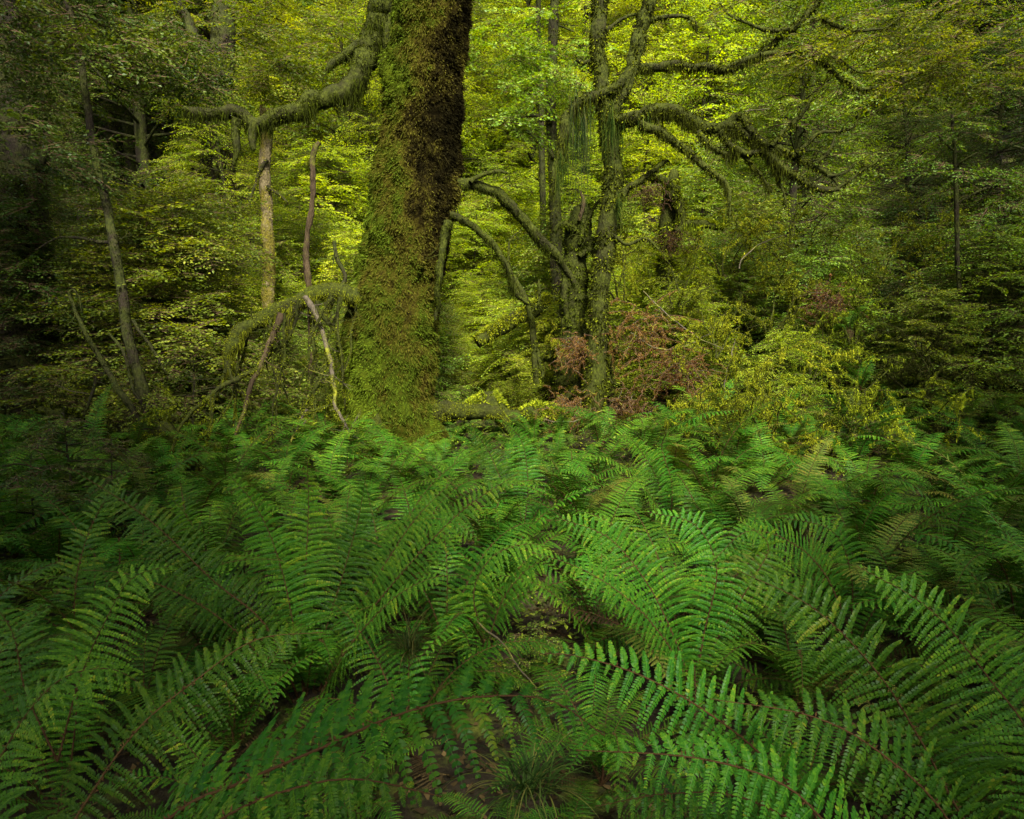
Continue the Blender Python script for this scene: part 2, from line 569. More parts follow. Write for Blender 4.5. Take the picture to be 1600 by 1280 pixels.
def crown_trunk(seed, Ht, low, Rmax, nplates, per=7, trunk_r=.1, sc=(.8, 1.35), leaf_scale=1.0, twigs=True, shape='cone'):
    """returns trunk builder and crown builder of a layered small-leaved tree, base at the origin"""
    st = random.Random(seed)
    tb, cb = MB(), MB()
    k = np.linspace(0, 1, 24)
    P = np.stack([.35 * np.sin(k * 3 + seed) * k * Ht * .12, .35 * np.cos(k * 2.3 + seed * 2) * k * Ht * .12, k * Ht], -1)
    add_tube(tb, tube(P, trunk_r * (1.15 - k) + .012 * min(1, Ht / 6), 9, .2, 4.0))
    pos, az, tilt, scl, tt = [], [], [], [], []
    for i in range(nplates):
        h = low + (1 - low) * ((i + st.random()) / nplates)
        if shape == 'cone':
            rr = Rmax * (1 - ((h - low) / (1 - low)) ** 1.5 * .85)
        else:
            rr = Rmax * math.sin(math.pi * min(1, .18 + .8 * (h - low) / (1 - low))) ** .7
        a = i * 2.399 + st.uniform(-.5, .5)
        reach = rr * st.uniform(.45, 1.05)
        c0 = np.array([np.interp(h * Ht, P[:, 2], P[:, 0]), np.interp(h * Ht, P[:, 2], P[:, 1]), h * Ht])
        rise = st.uniform(-.05, .30)
        c1 = c0 + np.array([math.cos(a) * reach, math.sin(a) * reach, reach * rise])
        mid = (c0 + c1) / 2 + np.array([st.uniform(-.2, .2), st.uniform(-.2, .2), st.uniform(0, .25)]) * reach * .4
        L = smooth_path(np.array([c0, mid, c1]), 5)
        add_tube(tb, tube(L, np.linspace(.3 * trunk_r * (1.1 - h) + .008, .006, len(L)), 5))
        tn = st.gauss(.45, .16)
        for q in range(per):
            s = st.random() ** .6
            f = .35 + .65 * s
            pp = np.array([np.interp(f, np.linspace(0, 1, len(L)), L[:, m]) for m in range(3)])
            pos.append(pp + np.array([st.gauss(0, .08), st.gauss(0, .08), st.gauss(0, .07)]))
            az.append(a + st.gauss(0, .85))
            tilt.append(st.gauss(-.08, .22))
            scl.append(st.uniform(*sc))
            tt.append(tn + st.gauss(0, .08))
    add_sprays(cb, np.array(pos), np.array(az), np.array(tilt), np.array(scl), np.array(tt), leaf_scale, twigs)
    return tb, cb


def obj_mat(o, mats):
    for i, m in enumerate(mats):
        o.material_slots[i].link = 'OBJECT'
        o.material_slots[i].material = m


# tree prototypes: (trunk mesh, crown mesh, natural height)
PROTO = []
for k, (Ht, low, Rm, npl, per, tr, shp) in enumerate([
        (9.0, .12, 2.3, 80, 7, .12, 'cone'), (10.0, .22, 2.6, 80, 7, .15, 'round'),
        (7.0, .06, 2.1, 75, 7, .08, 'cone'), (12.0, .30, 3.0, 90, 7, .20, 'round'),
        (4.0, .05, 1.5, 55, 6, .04, 'cone'), (3.0, .08, 1.2, 45, 6, .03, 'round'), (1.1, .15, .5, 16, 2, .010, 'round')]):
    tb, cb = crown_trunk(k + 3, Ht, low, Rm, npl, per, tr, shape=shp, sc=(.8, 1.35) if k < 6 else (.32, .5), leaf_scale=(.85, 1.2, .75, 1.0, .85, .8, 1.25)[k])
    PROTO.append((tb.mesh('forest_trunk', [M['bark_dark']]), cb.mesh('forest_crown', [M['leaf_green'], M['twig']], smooth=False), Ht))


def plant_tree(kind, x, y, s, mat, label, group, name='forest_tree', cat='tree', bark='bark_dark', z=None, sx=1.0):
    t, c, _ = PROTO[kind]
    r = root(name, label, cat, (x, y, (gz(x, y) - .05) if z is None else z), group)
    r.rotation_euler = (0, 0, random.uniform(0, 6.28))
    r.scale = (s * sx, s * sx, s)
    a = link('trunk', t, r); obj_mat(a, [M[bark]])
    b = link('crown', c, r); obj_mat(b, [M[mat], M['twig']])
    return r


# ------------------------------------------------------------------ hero trees
def hero(name, label, cat, trunk, Y, dY=0, seg=14, bark='bark_moss', limbs=(), moss='moss', disp=.22, freq=5., moss_n=2500, hang=0,
         mossL=(.02, .05), group=None, strands=(.05, .2), step=.06, twigs=0):
    P = pix(trunk, Y, dY)
    rt = root(name, label, cat, P[0, :3], group)
    off = P[0, :3]
    G = branch_grid(trunk, Y, dY, seg, disp, freq, step, .3)
    mb = MB(); add_tube(mb, G)
    if twigs:
        side_twigs(mb, G, twigs)
    link('trunk', mb.mesh('trunk', [M[bark]], off), rt)
    mm = MB()
    if moss_n:
        moss_on(mm, G, moss_n, mossL)
    for lb in limbs:
        path, opt = lb[0], (lb[1] if len(lb) > 1 else {})
        g_ = branch_grid(path, opt.get('Y', Y), opt.get('dY', 0), opt.get('seg', 8), .3, 9., .05)
        b_ = MB(); add_tube(b_, g_)
        side_twigs(b_, g_, opt.get('tw', 7.0))
        lo = link('limb', b_.mesh('limb', [M[opt.get('bark', bark)]], off), rt)
        if opt.get('label'):
            lo['label'] = opt['label']
        ln = np.linalg.norm(np.diff(g_.mean(1), axis=0), axis=1).sum()
        rad = np.linalg.norm(g_[0] - g_.mean(1)[0], axis=1).mean()
        k = opt.get('m', 1.0)
        if k:
            moss_on(mm, g_, int(k * ln * (260 + 5200 * rad)), mossL, hang=.5)
        if opt.get('hang', hang):
            hang_on(mm, g_, int(opt.get('hang', hang) * ln * (120 + 2200 * rad)), opt.get('strands', strands))
    if mm.n:
        link('moss', mm.mesh('moss', [M[moss]], off, smooth=False), rt)
    return rt, off


# --- the big mossy trunk
BY = 8.0
trunk = [(612, 760, 112), (610, 700, 94), (606, 640, 78), (612, 560, 71), (618, 500, 70), (627, 420, 63), (646, 330, 63), (660, 250, 58), (668, 170, 57), (669, 90, 61), (673, 0, 63), (680, -120, 60), (688, -300, 56), (700, -700, 48), (705, -1100, 36), (708, -1400, 20)]
P = pix(trunk, BY)
big = root('mossy_tree', 'thick moss covered tree trunk rising through the middle of the wood', 'tree', (P[0, 0], P[0, 1], P[0, 2]))
off = P[0, :3]
P = resample(smooth_path(P, 10), 480)
z0 = P[0, 2]


def flare(Pc, a):
    k = np.exp(-(Pc[:, 2] - z0) / .55)[:, None]
    ridge = .10 * np.cos(3 * a + 1.0)[None] + .06 * np.cos(7 * a + .4)[None] + .04 * np.cos(11 * a)[None]
    return 1 + ridge * (.55 + 2.6 * k)


G = tube(P[:, :3], P[:, 3] * .97, 150, .13, 1.9, flare)
C = G.mean(1)[:, None]
nv = nrm(G - C)
G = G + nv * (.075 * fbm(G * np.array([5, 5, 3.]), 3))[..., None] + nv * (.034 * fbm(G * 17, 3))[..., None]
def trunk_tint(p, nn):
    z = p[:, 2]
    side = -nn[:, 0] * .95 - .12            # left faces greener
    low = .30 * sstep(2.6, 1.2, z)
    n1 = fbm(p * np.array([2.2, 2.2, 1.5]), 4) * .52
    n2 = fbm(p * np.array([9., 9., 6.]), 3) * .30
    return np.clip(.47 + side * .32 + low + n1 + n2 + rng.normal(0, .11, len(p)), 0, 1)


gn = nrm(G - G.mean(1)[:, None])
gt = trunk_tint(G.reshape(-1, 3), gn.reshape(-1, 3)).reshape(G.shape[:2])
cush = np.abs(fbm(G * 6.5, 3)) * sstep(.45, .8, gt)           # moss cushions
G = G + gn * (.07 * cush)[..., None]
mb = MB(); mb.add(G.reshape(-1, 3), tube_faces(*G.shape[:2]), 0, gt.ravel())
link('trunk', mb.mesh('trunk', [M['trunk_skin']], off), big)

mm = MB()
kz = np.argmin(np.abs(P[:, 2] - 7.5))
moss_on(mm, G[:kz], 135000, (.018, .048), .30, .7, trunk_tint, clump=(5.0, -.55))
cl = G[:kz]
pp, nn = sample_grid(cl, 900)
keep = fbm(pp * 2.2, 3) > .12
pp, nn = pp[keep], nn[keep]
for p_, n_ in zip(pp, nn):          # shaggy hanging clumps
    m = 26
    q = p_ + rng.normal(0, .03, (m, 3))
    cards(mm, q, n_ * .5 + np.array([0, 0, -1.0]) + rdir(m) * .35, rdir(m), rng.uniform(.03, .12, m), .006, 0, trunk_tint(q, np.tile(n_, (m, 1))), mid=.3)
link('moss', mm.mesh('moss', [M['trunk_moss']], off, smooth=False), big)

big_limbs = [
    ([(640, -60, 24), (604, -10, 22), (590, 40, 20), (572, 92, 18), (545, 130, 16), (512, 148, 14), (480, 160, 14), (455, 180, 13), (425, 188, 11), (395, 194, 11), (372, 178, 10), (345, 178, 9), (318, 176, 8), (300, 172, 9), (286, 164, 4)], dict(Y=7.9, dY=-.6, hang=2.0, m=2.6, strands=(.05, .26), rs=1.25, seg=10, label='long upper limb shaggy with hanging dark moss')),
    ([(372, 185, 9), (370, 215, 8), (371, 240, 6), (368, 258, 2)], dict(Y=7.35, hang=1.2)),
    ([(400, 192, 9), (396, 215, 8), (398, 236, 5)], dict(Y=7.4, hang=1.4)),
    ([(600, 45, 12), (570, 62, 10), (540, 84, 8), (520, 98, 7), (510, 112, 4)], dict(Y=8.1, hang=1.4)),
    ([(612, -40, 16), (606, 40, 14), (603, 90, 10), (600, 130, 5)], dict(Y=7.8, hang=1)),
    ([(640, 478, 20), (600, 470, 16), (560, 462, 12), (525, 456, 11), (495, 455, 11), (474, 462, 11), (448, 482, 10), (420, 492, 10), (392, 508, 9), (372, 524, 9), (362, 545, 8), (357, 570, 6), (352, 582, 2)], dict(Y=7.8, dY=-.5, hang=1.8, m=3.4, rs=1.6, seg=10, label='low mossy limb bent down to the left')),
    ([(476, 464, 7), (494, 488, 6), (508, 520, 5), (516, 555, 4.5), (518, 600, 4), (528, 640, 3.5), (545, 672, 3), (572, 697, 1.5)], dict(Y=7.45, dY=-.4, bark='twig_pale', m=1.3, label='pale bare broken branch hanging down')),
    ([(492, 480, 6), (512, 500, 5), (530, 530, 4), (536, 580, 3), (537, 640, 2)], dict(Y=7.5, m=.8)),
    ([(440, 490, 8), (428, 530, 7), (408, 572, 6), (392, 605, 5), (382, 640, 4), (370, 672, 3), (364, 712, 2)], dict(Y=7.4, dY=-.3, bark='bark_red', m=.9, label='reddish broken branch hanging down')),
    ([(520, 458, 9), (512, 480, 8), (508, 500, 5)], dict(Y=7.6, hang=2.2, strands=(.05, .2))),
    ([(460, 470, 8), (452, 496, 7), (450, 520, 4)], dict(Y=7.5, hang=2.5, strands=(.08, .3))),
    ([(405, 575, 5), (370, 595, 5), (335, 615, 4), (300, 645, 4), (282, 670, 3), (268, 705, 3), (258, 748, 2)], dict(Y=7.3, dY=-.6, m=1.4)),
    ([(330, 620, 3), (335, 650, 3), (325, 690, 2)], dict(Y=7.0, m=1.4)),
    ([(358, 575, 3), (370, 600, 3), (382, 620, 2)], dict(Y=7.3, m=1.)),
    ([(520, 632, 3), (492, 640, 3), (455, 650, 3), (430, 668, 2), (415, 690, 2)], dict(Y=7.2, m=1.1)),
    ([(516, 560, 3), (500, 590, 3), (490, 630, 2), (488, 690, 2)], dict(Y=7.35, m=.8)),
    ([(480, 640, 3), (462, 670, 2), (450, 710, 2)], dict(Y=7.1, m=.6, bark='twig_pale')),
    ([(497, 470, 5), (488, 520, 4), (494, 560, 4), (486, 600, 3)], dict(Y=7.5, m=1.)),
    ([(690, 288, 14), (722, 289, 11), (752, 293, 10), (785, 312, 11), (815, 340, 10), (838, 370, 10), (862, 398, 9), (884, 416, 7), (902, 445, 6)], dict(Y=7.9, dY=.5, hang=.8, m=1.3, seg=10, label='mossy limb arching down to the right')),
    ([(735, 285, 5), (758, 272, 4), (782, 270, 4), (797, 272, 2)], dict(Y=7.9, hang=.6)),
    ([(680, 332, 12), (712, 336, 8), (738, 350, 7), (765, 375, 7), (786, 405, 6), (797, 432, 6), (806, 455, 7), (826, 478, 4)], dict(Y=7.8, dY=.3, hang=.8, m=1., seg=8)),
    ([(790, 410, 3), (796, 380, 2), (815, 360, 1)], dict(Y=8.1, m=.5)),
    ([(700, 345, 8), (694, 400, 7), (688, 450, 6), (682, 500, 3)], dict(Y=7.6, hang=1.2, m=1.5)),
    ([(525, 450, 6), (540, 430, 4), (530, 405, 4), (522, 378, 3)], dict(Y=8., bark='bark_dark', m=.4)),
    ([(640, 640, 30), (690, 640, 22), (735, 640, 16), (775, 650, 13), (800, 675, 10)], dict(Y=7.9, dY=.3, m=2.4)),
    ([(600, 655, 30), (555, 690, 22), (515, 720, 14)], dict(Y=7.6, dY=-.3, m=1.5)),
]
arch_px = [(560, 465), (530, 460), (500, 460), (474, 465), (448, 485), (420, 495), (392, 510), (372, 528), (358, 560)]
for i in range(15):
    q = rng.random() * (len(arch_px) - 1)
    a_ = arch_px[int(q)]
    sx, sy = a_[0] + rng.normal(0, 8), a_[1] + 4
    L_ = rng.uniform(60, 200)
    dx = rng.normal(-18, 30)
    big_limbs.append(([(sx, sy, 3.2), (sx + dx * .3 + rng.normal(0, 6), sy + L_ * .33, 2.8), (sx + dx * .7 + rng.normal(0, 8), sy + L_ * .66, 2.2), (sx + dx * 1.2, sy + L_, 1)],
                      dict(Y=rng.uniform(7.2, 7.7), dY=rng.normal(0, .2), m=rng.uniform(.2, .5), hang=.8 if rng.random() < .4 else 0, tw=9, seg=5)))
mm, ml, mt_ = MB(), MB(), MB()
for path, opt in big_limbs:
    g_ = branch_grid(path, opt['Y'], opt.get('dY', 0), opt.get('seg', 8), .3, 9., .045, 1.0, opt.get('rs', 1.0))
    b_ = MB(); add_tube(b_, g_)
    side_twigs(b_, g_, opt.get('tw', 6.0))
    lo = link('limb', b_.mesh('limb', [M[opt.get('bark', 'bark_moss')]], off), big)
    if 'label' in opt:
        lo['label'] = opt['label']
    ln = np.linalg.norm(np.diff(g_.mean(1), axis=0), axis=1).sum()
    rad = np.linalg.norm(g_ - g_.mean(1)[:, None], axis=2).mean()
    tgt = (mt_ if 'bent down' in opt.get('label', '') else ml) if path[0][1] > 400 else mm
    moss_on(tgt, g_, int(opt.get('m', 1) * ln * (460 + 14000 * rad)), (.010, .030), .32 if tgt is not mt_ else .20, .4)
    if opt.get('hang'):
        hang_on(tgt, g_, int(opt['hang'] * ln * (160 + 2600 * rad)), opt.get('strands', (.04, .16)))
link('limb_moss', mm.mesh('limb_moss', [M['moss']], off, smooth=False), big)
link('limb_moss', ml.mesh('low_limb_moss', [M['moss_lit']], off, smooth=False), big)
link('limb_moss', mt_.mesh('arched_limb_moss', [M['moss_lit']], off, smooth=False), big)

def leafy(parent, off, regions, mat, ls=1.0):
    """layered leaf sprays of a hero tree; each region: px, py, Y, rx px, ry px, depth, count"""
    cb = MB()
    for px, py, Yv, rx, ry, dp, n in regions:
        nb = max(2, n // 7)
        for i in range(nb):
            a, rr = rng.random() * 6.283, math.sqrt(rng.random())
            c = at(px + math.cos(a) * rr * rx, py + math.sin(a) * rr * ry, Yv + rng.uniform(-dp, dp))
            m = 7
            az = rng.random() * 6.283 + rng.normal(0, .7, m)
            pos = c + np.stack([np.cos(az), np.sin(az), 0 * az], -1) * rng.uniform(0, .35, (m, 1)) + rng.normal(0, .05, (m, 3))
            add_sprays(cb, pos, az, rng.normal(-.15, .2, m), rng.uniform(.6, 1.0, m) * ls, np.full(m, rng.normal(.45, .15)), 1.0)
    link('foliage', cb.mesh('foliage', [M[mat], M['twig']], off, smooth=False), parent)


# the crown far above the frame: it shades the ferns
def high_crown(parent, off, centre, rad, thick, n, mat='leaf_olive', seed=0, ls=2.6):
    cb = MB()
    a = rng.random(n) * 6.283
    rr = np.sqrt(rng.random(n)) * rad
    pos = np.stack([centre[0] + np.cos(a) * rr, centre[1] + np.sin(a) * rr, centre[2] + rng.normal(0, thick * .5, n)], -1)
    keep = fbm(pos * .45 + seed * 9.1, 3) > -.25
    pos = pos[keep]
    m = len(pos)
    add_sprays(cb, pos, rng.random(m) * 6.283, rng.normal(-.1, .25, m), rng.uniform(1.2, 2.2, m), rng.normal(.45, .15, m), 1.3, False)
    link('crown', cb.mesh('high_crown', [M[mat], M['twig']], off, smooth=False), parent)


high_crown(big, off, (-1.6, 7.0, 17.5), 2.6, 1.6, 200, seed=1)

# --- the tree with hanging epiphytes right of the trunk
TY = 9.0
ep_limbs = [
    ([(952, 215, 14), (962, 165, 13), (978, 118, 12), (992, 75, 12), (1006, 30, 12), (1022, -30, 12), (1040, -120, 10)], dict(Y=9., seg=10, m=1.3)),
    ([(985, 105, 6), (1000, 70, 5), (1010, 60, 5), (975, 150, 4)], dict(Y=8.95, m=1.)),
    ([(975, 120, 7), (962, 140, 8), (940, 150, 10), (910, 160, 10), (892, 180, 10), (884, 215, 11), (876, 245, 9), (867, 268, 7), (862, 300, 5)], dict(Y=8.9, seg=10, hang=1.8, m=1.6, strands=(.08, .3), label='short mossy limb hooking down to the left')),
    ([(955, 190, 12), (985, 188, 12), (1015, 180, 13), (1042, 175, 13), (1068, 185, 13), (1092, 200, 12), (1125, 202, 11), (1150, 205, 11), (1178, 222, 10), (1205, 245, 8), (1235, 268, 7), (1262, 285, 6), (1290, 297, 5), (1310, 297, 3)], dict(Y=8.9, dY=-.6, seg=10, hang=2.2, m=1.7, strands=(.05, .2), label='long limb shaggy with hanging moss reaching right')),
    ([(1128, 202, 8), (1148, 188, 8), (1158, 184, 8), (1172, 205, 8), (1190, 220, 8), (1222, 232, 7), (1250, 242, 6), (1275, 262, 5), (1300, 278, 4), (1312, 295, 2)], dict(Y=8.6, dY=-.3, hang=1.5, m=1.4)),
    ([(1205, 228, 5), (1228, 206, 5), (1250, 185, 4), (1264, 170, 4), (1270, 155, 2)], dict(Y=8.4, m=1.)),
    ([(1245, 240, 4), (1272, 212, 4), (1298, 205, 3), (1332, 198, 2), (1342, 175, 1)], dict(Y=8.3, m=.8)),
    ([(1275, 255, 3), (1295, 235, 3), (1303, 208, 2)], dict(Y=8.3, m=.8)),
    ([(1300, 298, 4), (1320, 288, 3), (1345, 268, 3), (1370, 250, 2), (1400, 235, 1)], dict(Y=8.3, m=.8)),
    ([(1292, 275, 3), (1318, 272, 3), (1340, 255, 2), (1358, 262, 1)], dict(Y=8.3, m=.8)),
    ([(1000, 195, 9), (1022, 203, 8), (1048, 215, 7), (1070, 232, 7), (1090, 250, 6), (1112, 268, 6), (1132, 280, 5), (1140, 310, 4), (1143, 335, 2)], dict(Y=8.75, dY=-.3, hang=1.5, m=1.3)),
    ([(1125, 205, 7), (1140, 225, 6), (1165, 240, 6), (1195, 238, 5), (1215, 260, 4), (1225, 300, 3), (1230, 325, 2)], dict(Y=8.5, hang=1.5, m=1.3)),
    ([(1090, 205, 6), (1105, 225, 5), (1130, 240, 5), (1160, 242, 5), (1180, 262, 4), (1210, 300, 3)], dict(Y=8.55, hang=2, m=1.2)),
    ([(990, 105, 8), (1020, 106, 8), (1060, 100, 8), (1100, 104, 8), (1130, 110, 8), (1158, 100, 7), (1185, 88, 6), (1210, 68, 6), (1235, 45, 6), (1262, 20, 5), (1285, -10, 4), (1300, -60, 3)], dict(Y=9., dY=-.8, hang=1.6, m=1.3, strands=(.05, .16), label='upper mossy limb rising to the right')),
    ([(1188, 86, 5), (1225, 80, 5), (1262, 76, 5), (1282, 92, 4), (1300, 110, 4), (1318, 128, 4), (1345, 140, 4), (1380, 138, 3), (1420, 125, 2), (1460, 95, 1)], dict(Y=8.4, hang=.7, m=1.)),
    ([(1262, 76, 3), (1290, 78, 3), (1320, 100, 2), (1345, 115, 2), (1375, 108, 1)], dict(Y=8.35, m=.9)),
    ([(1275, 20, 4), (1310, 40, 4), (1340, 50, 3), (1380, 45, 2), (1420, 20, 1)], dict(Y=8.2, m=.9)),
    ([(1235, 45, 4), (1200, 48, 4), (1170, 35, 3), (1140, 20, 2), (1120, -5, 2)], dict(Y=8.4, m=.9)),
    ([(1005, 40, 5), (1030, 25, 4), (1060, 22, 4), (1085, 30, 4), (1090, 45, 2)], dict(Y=9., m=1., hang=1.)),
    ([(950, 350, 7), (975, 300, 6), (1000, 285, 6), (1030, 262, 5), (1045, 250, 2)], dict(Y=9.1, m=1.4)),
    ([(935, 60, 5), (950, 40, 4), (975, 25, 3), (1000, 22, 2)], dict(Y=9., m=.6)),
    ([(935, 95, 5), (915, 100, 4), (900, 95, 3)], dict(Y=9., m=1.)),
    ([(950, 360, 4), (980, 380, 3), (1010, 370, 3), (1030, 390, 2)], dict(Y=8.9, m=.8)),
]
ep, ep_off = hero('epiphyte_tree', 'slim mossy tree hung with grassy epiphytes right of the thick trunk', 'tree',
                  [(918, 745, 22), (922, 690, 20), (928, 620, 17), (934, 540, 15), (937, 470, 14), (942, 410, 15), (952, 350, 15), (958, 300, 15), (957, 250, 14), (953, 200, 14), (943, 160, 12), (937, 110, 11), (935, 50, 11), (936, -20, 10), (932, -160, 9), (925, -500, 7), (920, -900, 4)],
                  TY, seg=16, limbs=ep_limbs, moss_n=26000, mossL=(.02, .055), twigs=2)
leafy(ep, ep_off, [(1230, -10, 8.4, 90, 40, .6, 21), (1350, 50, 8.4, 100, 60, .6, 49), (1460, 80, 8.2, 90, 90, .6, 63), (1560, 60, 8., 80, 110, .6, 63)], 'leaf_olive', .8)
high_crown(ep, ep_off, (2.0, 8.2, 15.0), 1.6, 1.0, 70, 'leaf_green', 3)


def epiphyte(px, py, Y, n, length, spread, label, mat='epiphyte'):
    c = at(px, py, Y)
    n = int(n * 1.8)
    r = root('hanging_epiphyte', label, 'epiphyte', c, 'grassy epiphytes hanging in the mossy tree')
    mb = MB()
    for i in range(n):
        a = rng.random() * 6.283
        L = length * rng.uniform(.45, 1.1)
        t = np.linspace(0, 1, 6)
        o = spread * rng.uniform(.2, 1)
        x = math.cos(a) * o * np.sin(t * 1.7); y = math.sin(a) * o * np.sin(t * 1.7)
        z = o * .5 * np.sin(t * 2.2) - L * t ** 1.5
        Pb = np.stack([x, y, z], -1) + rng.normal(0, spread * .5, 3) * [1, 1, 2.2]
        w = .0028 * (1 - t ** 2) + .0006
        Pb = Pb + np.stack([fbm(np.stack([t * 3 + i, t * 0 + i * 1.7, t * 0], -1), 2) * .05 * t, fbm(np.stack([t * 3 - i, t * 0 + i * 2.7, t * 0], -1), 2) * .05 * t, 0 * t], -1)
        sd = np.array([-math.sin(a), math.cos(a), 0])
        V = np.concatenate([Pb + sd * w[:, None], Pb - sd * w[:, None]])
        fa = [[k, k + 1, 7 + k, 6 + k] for k in range(5)]
        mb.add(V, fa, 0, rng.random())
    link('blades', mb.mesh('blades', [M[mat]], smooth=False), r)


epiphyte(958, 185, 8.85, 90, .55, .12, 'dense blue green epiphyte tuft at the fork of the slim mossy tree')
epiphyte(875, 255, 8.85, 60, .45, .09, 'small epiphyte tuft at the tip of the downward hooked limb')
epiphyte(905, 170, 8.95, 110, 1.1, .16, 'long hanging curtain of grassy epiphyte behind the hooked limb', 'grass')
epiphyte(1012, 180, 8.8, 50, .30, .09, 'short epiphyte tuft on the long shaggy right hand limb')
epiphyte(968, 318, 8.85, 40, .28, .07, 'small low epiphyte tuft on the slim trunk below the fork')

# --- other trunks
leaning_sapling, leaning_sapling_off = hero('leaning_sapling', 'slender dark leaning tree with a bare straight stem at left', 'tree',
     [(242, 720, 13), (236, 660, 10.5), (222, 615, 9), (208, 560, 8.3), (198, 510, 8), (190, 450, 7.5), (180, 390, 7), (168, 330, 6.4), (155, 275, 6), (145, 220, 6), (136, 165, 5.6), (126, 105, 5.2), (116, 50, 5), (106, 0, 5), (92, -80, 5), (70, -200, 3)],
     7.6, seg=10, bark='bark_dark', moss='moss_dark', moss_n=2600, mossL=(.015, .035),
     limbs=[([(248, 705, 7), (215, 655, 7), (180, 600, 6), (155, 560, 5), (132, 515, 4), (112, 478, 3), (108, 460, 3), (116, 455, 2), (128, 490, 1)], dict(Y=7.5)),
            ([(236, 660, 4), (205, 600, 3), (190, 545, 3), (170, 520, 2)], dict(Y=7.5)),
            ([(208, 500, 4), (228, 530, 3), (250, 565, 3), (258, 580, 1)], dict(Y=7.6)),
            ([(185, 380, 4), (140, 375, 3), (90, 372, 2), (55, 392, 1)], dict(Y=7.6)),
            ([(150, 590, 3), (140, 620, 3), (125, 660, 2)], dict(Y=7.4)),
            ([(124, 75, 4), (150, 115, 3), (195, 140, 2), (240, 150, 1)], dict(Y=7.6))])
hero('mossy_stump', 'mossy stump with a root arm under the slender leaning tree', 'stump',
     [(258, 770, 26), (252, 730, 24), (250, 690, 24), (252, 668, 20), (256, 660, 8)], 7.2, seg=14, moss_n=5000, disp=.4,
     limbs=[([(252, 678, 12), (280, 682, 11), (300, 700, 8), (312, 716, 5)], dict(Y=7.2, m=2, hang=.6)), ([(245, 690, 8), (225, 690, 6), (205, 660, 4)], dict(Y=7.2))], step=.03)
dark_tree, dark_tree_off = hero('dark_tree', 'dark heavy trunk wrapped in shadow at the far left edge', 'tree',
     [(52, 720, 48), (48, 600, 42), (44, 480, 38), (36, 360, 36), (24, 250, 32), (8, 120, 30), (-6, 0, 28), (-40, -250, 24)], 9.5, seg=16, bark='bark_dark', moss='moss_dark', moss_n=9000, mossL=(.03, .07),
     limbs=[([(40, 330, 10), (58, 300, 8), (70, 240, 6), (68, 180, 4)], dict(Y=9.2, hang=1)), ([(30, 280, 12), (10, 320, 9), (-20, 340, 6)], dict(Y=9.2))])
forked_tree, forked_tree_off = hero('forked_tree', 'dark broad trunk with thin vines behind the upper left limb', 'tree',
     [(318, 640, 30), (318, 520, 27), (318, 450, 26), (320, 370, 22), (330, 290, 20), (340, 200, 18), (345, 100, 18), (352, 0, 17), (360, -200, 14)], 13.0, seg=14, bark='bark_dark', moss='moss_dark', moss_n=8000, mossL=(.03, .07),
     limbs=[([(345, 120, 12), (310, 60, 10), (280, 10, 9), (265, -60, 8)], dict(Y=13)), ([(335, 250, 8), (355, 290, 7), (365, 250, 5), (350, 225, 4), (340, 240, 3)], dict(Y=12.5)), ([(322, 330, 7), (300, 300, 6), (300, 250, 4)], dict(Y=12.7))])
hero('pale_tree', 'pale yellow lichened trunk lit below the upper left limb', 'tree',
     [(420, 560, 10.5), (419, 470, 10), (419, 400, 9.5), (417, 330, 9.2), (415, 260, 9), (416, 215, 8.6), (414, 180, 7), (410, 165, 4)], 11.5, seg=12, bark='bark_pale', moss='moss_bright', moss_n=1600, mossL=(.015, .04),
     limbs=[([(418, 290, 4), (432, 300, 3), (448, 315, 2)], dict(Y=11.4, bark='bark_dark')), ([(418, 250, 4), (400, 290, 3), (388, 320, 2)], dict(Y=11.4, bark='bark_dark'))])
hero('dead_snag', 'thin reddish brown dead snag with a broken top left of the trunk', 'snag',
     [(490, 660, 6), (487, 590, 5.5), (486, 520, 5.2), (484, 460, 5), (478, 410, 5.5), (480, 370, 4.4), (487, 330, 4), (490, 290, 4.2), (488, 250, 4.6), (495, 230, 4.2), (500, 222, 3)], 9.8, seg=12, bark='bark_red', moss_n=0, disp=.6, freq=7, step=.03)
slim_dark_tree, slim_dark_tree_off = hero('slim_dark_tree', 'thin dark trunk half hidden behind the epiphyte tree', 'tree',
     [(872, 470, 11), (870, 400, 10), (868, 320, 9), (864, 240, 8), (862, 160, 8), (864, 80, 7.5), (866, 0, 7), (868, -200, 6)], 11.5, seg=12, bark='bark_dark', moss='moss', moss_n=4500, mossL=(.02, .05),
     limbs=[([(864, 190, 5), (835, 180, 4), (808, 188, 3), (795, 192, 2)], dict(Y=11.4)), ([(868, 250, 4), (850, 230, 3), (838, 235, 2)], dict(Y=11.4))])
hero('twin_dark_tree', 'second thin dark trunk just left of the slim dark trunk', 'tree',
     [(850, 420, 5), (848, 300, 5), (846, 180, 4.5), (842, 60, 4), (840, -60, 4)], 13.5, seg=8, bark='bark_dark', moss='moss_dark', moss_n=1500)
